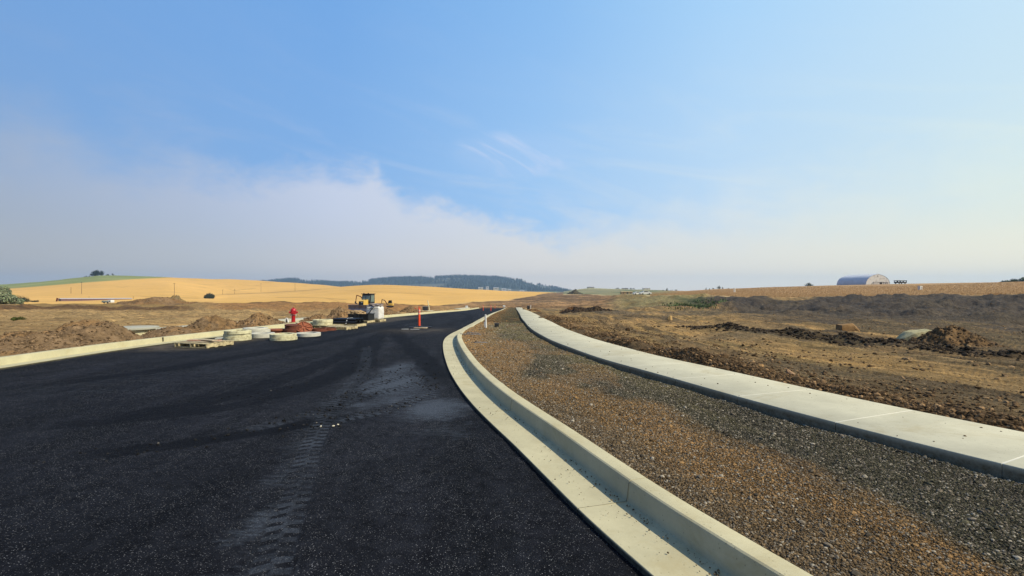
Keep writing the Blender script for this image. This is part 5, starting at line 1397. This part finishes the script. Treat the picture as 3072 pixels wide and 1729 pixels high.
# camper beside the barn
Zt = 135; q = at(324, Zt); t = thing("utility_trailer", "small white and grey trailer parked below the long barn", "trailer", q, .0)
MB().box((-.55, 0, .55), (1.5, 1.2, .55), bev=.05).build("bed", mat("trailer_grey", sr(150, 158, 150), .7), t); MB().box((.85, 0, .62), (.95, 1.2, .72), bev=.08).build("box", M_white, t)
MB().box((.9, -.62, .66), (.3, .03, .26)).build("window", M_win, t)
for x_ in (-.6, .4): MB().tube((x_, -.62, .22), (x_, -.5, .22), .2, seg=14).build("wheel", M_black, t)
o = MB().box((0, 0, 1.0), (.9, .3, 2.2), rot=(0, R(14), 0)).build("gate_post", mat("red_brown_paint", sr(104, 54, 44), .8)); q = at(171, findZ(171, 904, 200) * .98); single(o, q, 0, "leaning red-brown post just left of the long barn", "post")

# hangar
def hangar():
    p0 = Vector(((2634 - CX) * 222 / F, 222, 0)); p1 = p0 + Vector((0.0, 1.0, 0)) * 20
    z0 = CAMH - (856.5 - HY) * 222 / F; p0.z = z0; ax = p1 - p0; ax.z = 0; L = ax.length; an = math.atan2(ax.y, ax.x) - math.pi / 2
    W = 5.55; Hh = 5.25
    t = thing("arched_hangar", "large arched metal shed with white boarded end wall on the right skyline", "shed", p0, an)
    def arc(n, k=1.0, dz=0.0):
        out = []
        for i in range(n + 1):
            a = math.pi * i / n; c = math.cos(a); s = math.sin(a)
            out.append((W * k * c * (1 - .0 * s), (Hh * k) * (abs(s) ** .92 * .94 + .06 * max(0, 1 - abs(c) * 5)) + dz))
        return out
    n = 40; A1 = arc(n); A2 = arc(n, .965)
    poly = A1 + A2[::-1]
    b = MB(); b.bm.verts.ensure_lookup_table()
    m = mat("blue_grey_sheet", sr(222, 224, 228), .55, .08, .6, 0, metal=0.0, spec=.5, dirt=(*sr(196, 200, 204), .6), dscale=.25)
    rings = []
    N = 60
    for k in range(N + 1):
        y_ = L * k / N; rings.append([[b.bm.verts.new((x_ * (1 + .004 * (k % 2)), y_, z_ * (1 + .004 * (k % 2)))) for x_, z_ in A1]])
    for k in range(N):
        for i in range(n): b.bm.faces.new([rings[k][0][i], rings[k][0][i + 1], rings[k + 1][0][i + 1], rings[k + 1][0][i]])
    b.build("roof", m, t)
    wm = mat("white_boards", sr(246, 242, 232), .8, .08, .8, .3, 6, dirt=(*sr(180, 168, 156), .7), dscale=.9)
    def endwall(y_, name):
        poly = [(x_ * .985, z_ * .985) for x_, z_ in arc(36)]
        MB().prism(poly[::-1], y_, y_ + .12).build(name, wm, t)
    endwall(.05, "end_wall"); endwall(L - .3, "rear_wall")
    # doors and openings on the near end wall
    dm = mat("shed_door", sr(214, 208, 198), .8, .1, 1); dk = mat("shed_gap", sr(70, 66, 62), .9, .1, 1)
    MB().box((.2, .0, 1.45), (5.0, .08, .14)).build("door_track", dk, t)
    MB().box((-.9, -.01, .7), (2.1, .08, 1.35)).build("door", dm, t)
    MB().box((1.35, .0, .70), (1.1, .06, 1.30)).build("doorway", dk, t)
    MB().box((3.55, .0, 1.3), (1.9, .08, .12)).build("ledge", dk, t)
    for x_ in (2.7, 3.5, 4.3): MB().box((x_, .0, .6), (.09, .08, 1.3)).build("stud", dk, t)
    MB().box((-.1, .0, 4.25), (.32, .08, .40)).build("vent", dk, t)
    MB().box((-2.6, .0, .85), (.12, .07, 1.1), rot=(0, R(40), 0)).build("brace", dk, t)
    MB().box((-W + .35, L * .35, .55), (.12, 5, .5)).build("side_opening", dk, t)
    MB().box((-W + .30, L * .78, .65), (.12, 2, .5)).build("side_panel", M_white, t)
hangar()
# open frame wagon
q = at(2701, 218); t = thing("farm_wagon", "dark open-frame wagon parked right of the arched shed", "wagon", q, R(8))
MB().box((0, 0, .45), (4.6, 1.8, .14)).build("bed", M_blackm, t); MB().box((0, 0, 1.42), (4.7, 1.9, .30)).build("canopy", M_blackm, t)
for x_ in (-2.2, -.8, .7, 2.2):
    for y_ in (-.85, .85): MB().box((x_, y_, .95), (.22, .16, .95)).build("post", M_blackm, t)
for x_ in (-1.5, 1.5):
    for y_ in (-.85, .85): MB().tube((x_, y_ - .08, .25), (x_, y_ + .08, .25), .27, seg=16).build("wheel", M_black, t)
MB().box((0, 0, .72), (4.3, 1.6, .45)).build("side_board", M_blackm, t)
# white cabinet and pairs of posts on the grass
q = at(2760, 128); t = thing("utility_cabinet", "white boxy frame with a dark slot standing on the dry grass slope", "cabinet", q + Vector((0, 0, -.05)), R(28))
for x_ in (-.42, .42): MB().box((x_, 0, .5), (.24, .6, 1.0), bev=.01).build("side_post", M_white, t)
MB().box((0, 0, 1.04), (1.16, .62, .16), bev=.01).build("top", M_white, t); MB().box((0, .15, .5), (.60, .2, 1.0)).build("back", mat("cabinet_back", sr(150, 130, 104), .8), t); MB().box((0, -.15, .45), (.1, .2, .9)).build("middle_post", M_white, t)
for dx_, nm in ((-1.6, "left"), (1.6, "right")):
    q = at(2203.5 + dx_, 165); o = MB().box((0, 0, .7), (.22, .16, 1.6)).build("marker_post", M_white); single(o, q, .6, "%s one of two tall white posts on the dry grass slope" % nm, "post", "pair of white posts on the slope")
# white vehicles on the site road
def car(px, Z, L, H, label, rz, m):
    q = at(px, Z); t = thing("car", label, "car", q + Vector((0, 0, .02)), rz, "white cars on the site road")
    prof = [(-.5, .20), (-.5, .52), (-.46, .60), (-.30, .66), (-.18, .97), (-.10, 1.0), (.14, 1.0), (.20, .96), (.33, .66), (.47, .58), (.5, .45), (.5, .2)]
    MB().prism([(x * L, z * H) for x, z in prof], -.85, .85).build("body", m, t)
    for sy in (-1, 1):
        MB().prism([(x * L, z * H) for x, z in [(-.24, .68), (-.15, .92), (.12, .92), (.26, .68)]], sy * .852, sy * .862).build("side_window", M_win, t)
        for x_ in (-.3, .3): MB().tube((x_ * L, sy * .70, .30), (x_ * L, sy * .87, .30), .31, seg=16).build("wheel", M_black, t)
    MB().box((-.247 * L, 0, .80 * H), (.02, 1.35, .36), rot=(0, R(26), 0)).build("rear_window", M_win, t)
    MB().box((.272 * L, 0, .81 * H), (.02, 1.35, .40), rot=(0, R(-28), 0)).build("windscreen", M_win, t)
Zc = findZ(1935, 884.6, 150, 320)
car(1936, Zc, 4.5, 1.5, "white car on the site road, the larger and right one of two", R(6), M_white)
car(1911, Zc + 14, 3.6, 1.25, "smaller white car on the site road, left of the larger one", R(12), M_white)

# ------------------------------------------------------------------ vegetation
M_bark = mat("bark", sr(84, 70, 56), .95, .2, 3)
def leaf_mat(name, c):
    if name in MATS: return MATS[name]
    m = bpy.data.materials.new(name); m.use_nodes = True; t = NT(m.node_tree)
    a = t.attr('Col').outputs['Color']
    b = t.node('ShaderNodeBsdfPrincipled'); t.link(t.mix(1.0, a, (*c,), 'MULTIPLY'), b.inputs['Base Color'])
    b.inputs['Roughness'].default_value = .7; b.inputs['Specular IOR Level'].default_value = .2
    ou = t.node('ShaderNodeOutputMaterial'); t.link(b.outputs[0], ou.inputs[0]); MATS[name] = m
    return m
def crown_mesh(name, blobs, n, ls, m, parent, seed, lo=.45, hi=1.4):
    rg = np.random.default_rng(seed); vols = np.array([b[3] * b[4] * b[5] for b in blobs]) ** (2 / 3); pick = rg.choice(len(blobs), n, p=vols / vols.sum())
    B = np.array(blobs)[pick]; d = rg.normal(size=(n, 3)); d /= np.linalg.norm(d, axis=1)[:, None]
    r = (.62 + .45 * rg.random(n)); P_ = B[:, :3] + d * B[:, 3:] * r[:, None]
    ok = P_[:, 2] > .02; P_, d = P_[ok], d[ok]; n = len(P_)
    nrm_ = d + rg.normal(0, .5, (n, 3)); nrm_ /= np.linalg.norm(nrm_, axis=1)[:, None]
    up = rg.normal(size=(n, 3)); u = np.cross(nrm_, up); u /= np.linalg.norm(u, axis=1)[:, None]; v = np.cross(nrm_, u)
    s = ls * (.6 + .8 * rg.random((n, 1)))
    V = np.stack([P_ - u * s, P_ - v * s * .6, P_ + u * s, P_ + v * s * .6], 1).reshape(-1, 3)
    Fq = np.arange(n * 4).reshape(n, 4); c = (lo + (hi - lo) * rg.random((n, 1)) ** 1.3) * np.array([[1, 1, 1]]) * (1 + .15 * rg.normal(size=(n, 3)) * .4)
    Cc = np.repeat(np.concatenate([np.clip(c, .1, 3), np.ones((n, 1))], 1), 4, 0)
    return mesh_np(name, V, Fq, m, False, {'Col': ('FLOAT_COLOR', Cc)}, parent)
def plant(name, px, Z, wpx, hpx, label, cat, c, seed, n=900, group=None, conifer=False, sink=.0, trunk=True):
    p = at(px, Z); W = wpx * Z / F; Hh = hpx * Z / F; rg = random.Random(seed)
    t = thing(name, label, cat, p + Vector((0, 0, -sink)), 0, group)
    m = leaf_mat("foliage_%d_%d_%d" % c, sr(*c))
    blobs = []
    if conifer:
        for k in range(7):
            f = k / 6; blobs.append((rg.uniform(-.05, .05) * W, 0, Hh * (.14 + .80 * f), W * .5 * (1 - .85 * f), W * .5 * (1 - .85 * f), Hh * .10))
    else:
        for k in range(9):
            a = rg.random() * 6.283; q = rg.random() ** .5 * .30; s = rg.uniform(.16, .30)
            zz = rg.uniform(.30, .82) * (1 - q * .8)
            blobs.append((math.cos(a) * q * W * 1.25, math.sin(a) * q * W * .8, zz * Hh, s * W, s * W * .9, min(s * W, zz * Hh) * .95 if zz * Hh > .1 else .2))
        blobs.append((0, 0, Hh * .74, W * .22, W * .22, Hh * .26)); blobs.append((0, 0, Hh * .3, W * .42, W * .36, Hh * .3))
    crown_mesh("crown" if trunk else "foliage", blobs, n, max(W, Hh) * (.045 if max(W, Hh) < 3.5 or name != 'bush' else .026), m, t, seed)
    # inner limbs
    b = MB(); b.tube((0, 0, -.3), (0, 0, Hh * .55), W * .035 + .04, W * .02 + .02, seg=8)
    for k in range(5):
        a = rg.random() * 6.283; z0 = Hh * rg.uniform(.15, .4)
        b.tube((0, 0, z0), (math.cos(a) * W * .28, math.sin(a) * W * .28, z0 + Hh * .28), W * .016 + .02, .02, seg=6)
    b.build("trunk" if trunk else "stem", M_bark, t)
    return t
TG = "trees on top of the green hill"
for px_, w_, h_, sd, lb in ((283, 20, 15, 2, "left tree of the clump on the green hilltop"), (292, 22, 20, 3, "tallest middle tree of the clump on the green hilltop"), (304, 16, 16, 4, "right tree of the clump on the green hilltop")):
    plant("tree", px_, 812 + sd * 2, w_, h_, lb, "tree", (52, 66, 54), sd, 900, TG, sink=.6)
SG = "shrubs on top of the green hill"
for px_, w_, h_, sd, lb in ((254, 5, 4, 12, "leftmost tiny shrub on the green hilltop"), (259, 5, 5, 13, "second tiny shrub left of the hilltop trees"), (268, 5, 3.5, 14, "tiny shrub right against the hilltop trees"), (323, 11, 5, 15, "low dark shrub just right of the hilltop trees"), (338, 9, 7, 16, "round dark shrub farthest right on the green hilltop")):
    plant("shrub", px_, 815, w_, h_, lb, "shrub", (54, 66, 48), sd, 260, SG, trunk=False, sink=.3)
plant("shrub", 627, findZ(627, 896, 300), 34, 15, "round dark shrub alone in the golden field below the hill", "shrub", (58, 68, 46), 21, 1500, trunk=False, sink=.5)
plant("bush", -12, 118, 95, 54, "big light-green bush cut by the left frame edge", "bush", (134, 142, 108), 31, 14000, trunk=False)
plant("bush", 26, 122, 70, 34, "lower light-green bush right of the big one at the left frame edge", "bush", (140, 150, 116), 33, 9000, trunk=False)
plant("bush", 42, 190, 44, 17, "left one of the two dark green bushes behind the light-green ones", "bush", (58, 72, 48), 35, 1500, trunk=False)
plant("bush", 68, 195, 40, 15, "right one of the two dark green bushes behind the light-green ones", "bush", (54, 66, 46), 37, 1500, trunk=False)
plant("shrub", 105, 205, 22, 5, "low dark shrub right of the dark green bushes", "shrub", (72, 66, 44), 39, 400, trunk=False)
plant("shrub", 54, 31, 34, 11, "small green weed patch behind the left pavement", "weeds", (84, 92, 40), 43, 900, trunk=False)
RT = "small trees on the right skyline"
for i, (px_, Z_, w_, h_, con, lb) in enumerate(((1990, 560, 9, 7, 0, "low tree leftmost in the skyline group above the site road"), (2001, 560, 12, 13, 1, "pointed tree, tallest of the skyline group above the site road"), (2011, 570, 8, 6, 0, "low round tree right of the pointed skyline tree"), (2016, 575, 5, 8, 1, "thin conifer in the middle of the skyline group"), (2028, 560, 11, 10, 0, "round tree at the right end of the skyline group"),
      (2118, 300, 5, 8, 1, "thin dark conifer on the right skyline just past the low-roofed house"), (2128, 300, 6, 5, 0, "tiny bush right of the thin dark conifer"), (2139, 300, 7, 6, 0, "little round bush between the conifer and the bigger skyline tree"), (2157, 300, 13, 12, 0, "bigger ragged tree on the right skyline above the white posts"), (2168, 300, 6, 8, 1, "thin tree right against the bigger ragged one"), (2185, 300, 6, 4, 0, "last tiny bush of the row above the white posts"),
      (2427, 235, 22, 12, 0, "grey-green bush alone on the skyline left of the arched shed"))):
    plant("tree" if h_ > 7 else "bush", px_, Z_, w_, h_, lb, "tree" if h_ > 7 else "bush", (62, 78, 58), 60 + i, 420, RT, conifer=bool(con), sink=.3, trunk=h_ > 7)
RE = "trees beyond the crest at the right frame edge"
for i, (px_, Z_, w_, h_, lb) in enumerate(((3002, 262, 26, 11, "lowest tree of the row at the right frame edge"), (3022, 266, 30, 16, "second tree from the left in the row at the right frame edge"), (3045, 270, 32, 20, "third tree from the left in the row at the right frame edge"), (3068, 268, 36, 25, "tallest tree, cut by the right frame edge"))):
    plant("tree", px_, Z_, w_, h_, lb, "tree", (70, 92, 62), 90 + i, 1400, RE, sink=1.4)
# far-hill shrubs
for i, (px_, lb) in enumerate(((1853, "dark tree clump left of the pale house on the far hill"), (1893, "tree clump right of the pale house on the far hill"), (1902, "small tree between the two pale houses on the far hill"))):
    plant("tree", px_, 1285, 14 - i * 3, 5, lb, "tree", (56, 70, 58), 110 + i, 240, "trees around the far houses", sink=.5)
# green weeds at the foot of the dark bank
def weeds():
    N = 3000; px = RNG.normal(2085, 38, N); Z = RNG.normal(86, 6, N); x = (px - CX) * Z / F; z = ground(x, Z)
    k = fbm(x / 2.5, Z / 2.5, 6, 3) > .02; x, Z, z = x[k], Z[k], z[k]; n = len(x); h = RNG.uniform(.15, .55, n); w_ = .12; a = RNG.random(n) * 3.14
    u = np.stack([np.cos(a) * w_, np.sin(a) * w_, 0 * a], 1); b0 = np.stack([x, Z, z - .05], 1); top = b0 + np.stack([RNG.normal(0, .1, n), RNG.normal(0, .1, n), h], 1)
    V = np.stack([b0 - u, b0 + u, top], 1).reshape(-1, 3); c = np.repeat(.5 + RNG.random((n, 1)) * np.array([[1, 1, 1]]), 3, 0)
    o = mesh_np("weeds", V, np.arange(n * 3).reshape(-1, 3), leaf_mat("weed_green", sr(96, 112, 70)), False, {'Col': ('FLOAT_COLOR', np.concatenate([c, np.ones((len(c), 1))], 1))})
    tag(o, "green weeds growing at the left end of the dark earth bank", "weeds", kind='stuff')
weeds()
# dry grass on the right slope
def drygrass():
    N = 60000; px = RNG.uniform(1950, 3200, N); f = RNG.random(N) ** 1.6; Z = Zgrass(px) * (1.02 + f * 1.15); x = (px - CX) * Z / F; z = ground(x, Z)
    n = N; h = RNG.uniform(.12, .42, n); w_ = .07; u = np.stack([np.full(n, w_), 0 * x, 0 * x], 1); b0 = np.stack([x, Z, z - .03], 1); top = b0 + np.stack([RNG.normal(.05, .1, n), RNG.normal(0, .1, n), h], 1)
    V = np.stack([b0 - u, b0 + u, top], 1).reshape(-1, 3); c = np.repeat((.7 + .6 * RNG.random((n, 1))) * np.array([[1, 1, 1]]), 3, 0)
    o = mesh_np("dry_grass", V, np.arange(n * 3).reshape(-1, 3), leaf_mat("dry_grass_straw", sr(186, 154, 112)), False, {'Col': ('FLOAT_COLOR', np.concatenate([c, np.ones((len(c), 1))], 1))})
    tag(o, "dry straw-coloured grass covering the slope below the arched shed", "grass", kind='stuff')
drygrass()

# ------------------------------------------------------------------ forested ridge
def ridge():
    crest = [(640, 856), (760, 850), (882, 839), (954, 846), (1014, 850), (1073, 848), (1145, 839), (1192, 836), (1290, 834), (1371, 831), (1430, 832), (1490, 834), (1550, 841), (1634, 858), (1695, 872), (1780, 890), (1900, 900)]
    pxs = np.linspace(640, 1900, 260); Zs = np.linspace(2800, 5200, 60)
    crest = [(a, b + 2.5) for a, b in crest]; PX, ZZ = np.meshgrid(pxs, Zs, indexing='ij')
    cr = interp1(PX, crest); zc = CAMH - (cr - HY) * 4200 / F
    u = np.clip(1 - np.abs(ZZ - 4200) / 1400, 0, 1); sh = sst(0, 1, u)
    X = (PX - CX) * ZZ / F
    z = -14 + (zc + 14) * sh + 14 * fbm(X / 420, ZZ / 420, 9, 3) * sst(0, .5, u) * sst(1, .8, u)
    C = np.tile(np.array([.035, .05, .035]), (X.size, 1)); k = (fbm(X / 260, ZZ / 260, 71, 3).ravel() > .30)[:, None]; C = np.where(k, np.array([.11, .115, .075]), C)
    o = mesh_np("forested_ridge", np.stack([X, ZZ, z], -1).reshape(-1, 3), gridF(260, 60), mat_vcol("ridge_ground", .95, .2, .01, .1, .01), True, {'Col': ('FLOAT_COLOR', np.concatenate([C, np.ones((X.size, 1))], 1))})
    tag(o, kind='structure')
    N = 9000; px = RNG.uniform(700, 1800, N); Z = np.where(RNG.random(N) < .35, RNG.normal(4190, 50, N), RNG.uniform(3000, 4200, N)); x = (px - CX) * Z / F
    zc = CAMH - (interp1(px, crest) - HY) * 4200 / F; u = np.clip(1 - np.abs(Z - 4200) / 1400, 0, 1)
    z = -14 + (zc + 14) * sst(0, 1, u) + 14 * fbm(x / 420, Z / 420, 9, 3) * sst(0, .5, u) * sst(1, .8, u)
    kk_ = fbm(x / 260, Z / 260, 71, 3) < .27; px, x, Z, z = px[kk_], x[kk_], Z[kk_], z[kk_]; n = len(x)
    h = RNG.uniform(12, 26, n) * np.where(Z > 4090, 1.25, 1.0); r = h * RNG.uniform(.14, .24, n)
    seg = 6; a = np.arange(seg) * 2 * math.pi / seg; V = []; Fc = []
    ringv = np.stack([x[:, None] + r[:, None] * np.cos(a), Z[:, None] + r[:, None] * np.sin(a), np.repeat((z + h * .08)[:, None], seg, 1)], 2)
    tipv = np.stack([x, Z, z + h], 1)[:, None, :]
    V = np.concatenate([ringv, tipv], 1); base = (np.arange(n) * (seg + 1))[:, None, None]
    tri = np.array([[i, (i + 1) % seg, seg] for i in range(seg)])[None]
    Fc = (base + tri).reshape(-1, 3); c = np.repeat(RNG.uniform(.5, 1.3, (n, 1)) * np.array([[.030, .048, .034]]), seg + 1, 0)
    o = mesh_np("conifer_forest", V.reshape(-1, 3), Fc, mat_vcol("conifer_green", .9, .2, .05, .1, .1), False, {'Col': ('FLOAT_COLOR', np.concatenate([c, np.ones((len(c), 1))], 1))})
    tag(o, "dark conifer forest covering the far hazy ridge", "forest", kind='stuff')
ridge()
# village at the foot of the ridge
VG = "white houses of the village below the forested ridge"
for i, (px_, top_, w_, lb) in enumerate(((1442, 862, 14, "leftmost white house of the village below the ridge"), (1462, 860, 8, "small white house, second from the left in the village"), (1488, 863, 16, "long white building in the middle of the village"), (1512, 866, 14, "white house right of the long building in the village"), (1528, 868, 10, "small pale house near the right end of the village"), (1566, 871, 14, "rightmost low white house of the village"))):
    Zv = 1500; x = (px_ - CX) * Zv / F; zt = CAMH - (top_ - HY) * Zv / F; zg = gh(x, Zv); h_ = 3.4
    t = thing("house", lb, "house", (x, Zv, zt - h_ - 1.2), 0, VG); ww = w_ * Zv / F
    hh_ = zt - 1.2 - zg
    MB().box((0, 0, h_ - hh_ / 2), (ww, 8, hh_)).build("wall", M_wroof if i % 2 else M_wall, t); MB().prism([(-4.4, h_), (4.4, h_), (0, h_ + 1.2)], -ww / 2 - .3, ww / 2 + .3, Matrix.Rotation(R(90), 4, 'Z')).build("roof", M_wroof, t)
    MB().box((0, -4.05, h_ - 1.4), (ww * .3, .1, 1.2)).build("window", M_win, t)

# ------------------------------------------------------------------ haze
def haze():
    m = bpy.data.materials.new("haze_air"); m.use_nodes = True; t = NT(m.node_tree)
    v = t.node('ShaderNodeVolumePrincipled'); v.inputs['Color'].default_value = (.52, .73, 1.0, 1); v.inputs['Density'].default_value = .00014; v.inputs['Anisotropy'].default_value = .2
    ou = t.node('ShaderNodeOutputMaterial'); t.link(v.outputs[0], ou.inputs['Volume'])
    o = MB().box((0, -700, 50), (13800, 12200, 180)).build("haze", m)
    o.location = (0, 0, 10)
    tag(o, "thin blue-grey smoke haze filling the air over the whole valley", "haze", kind='stuff')
haze()
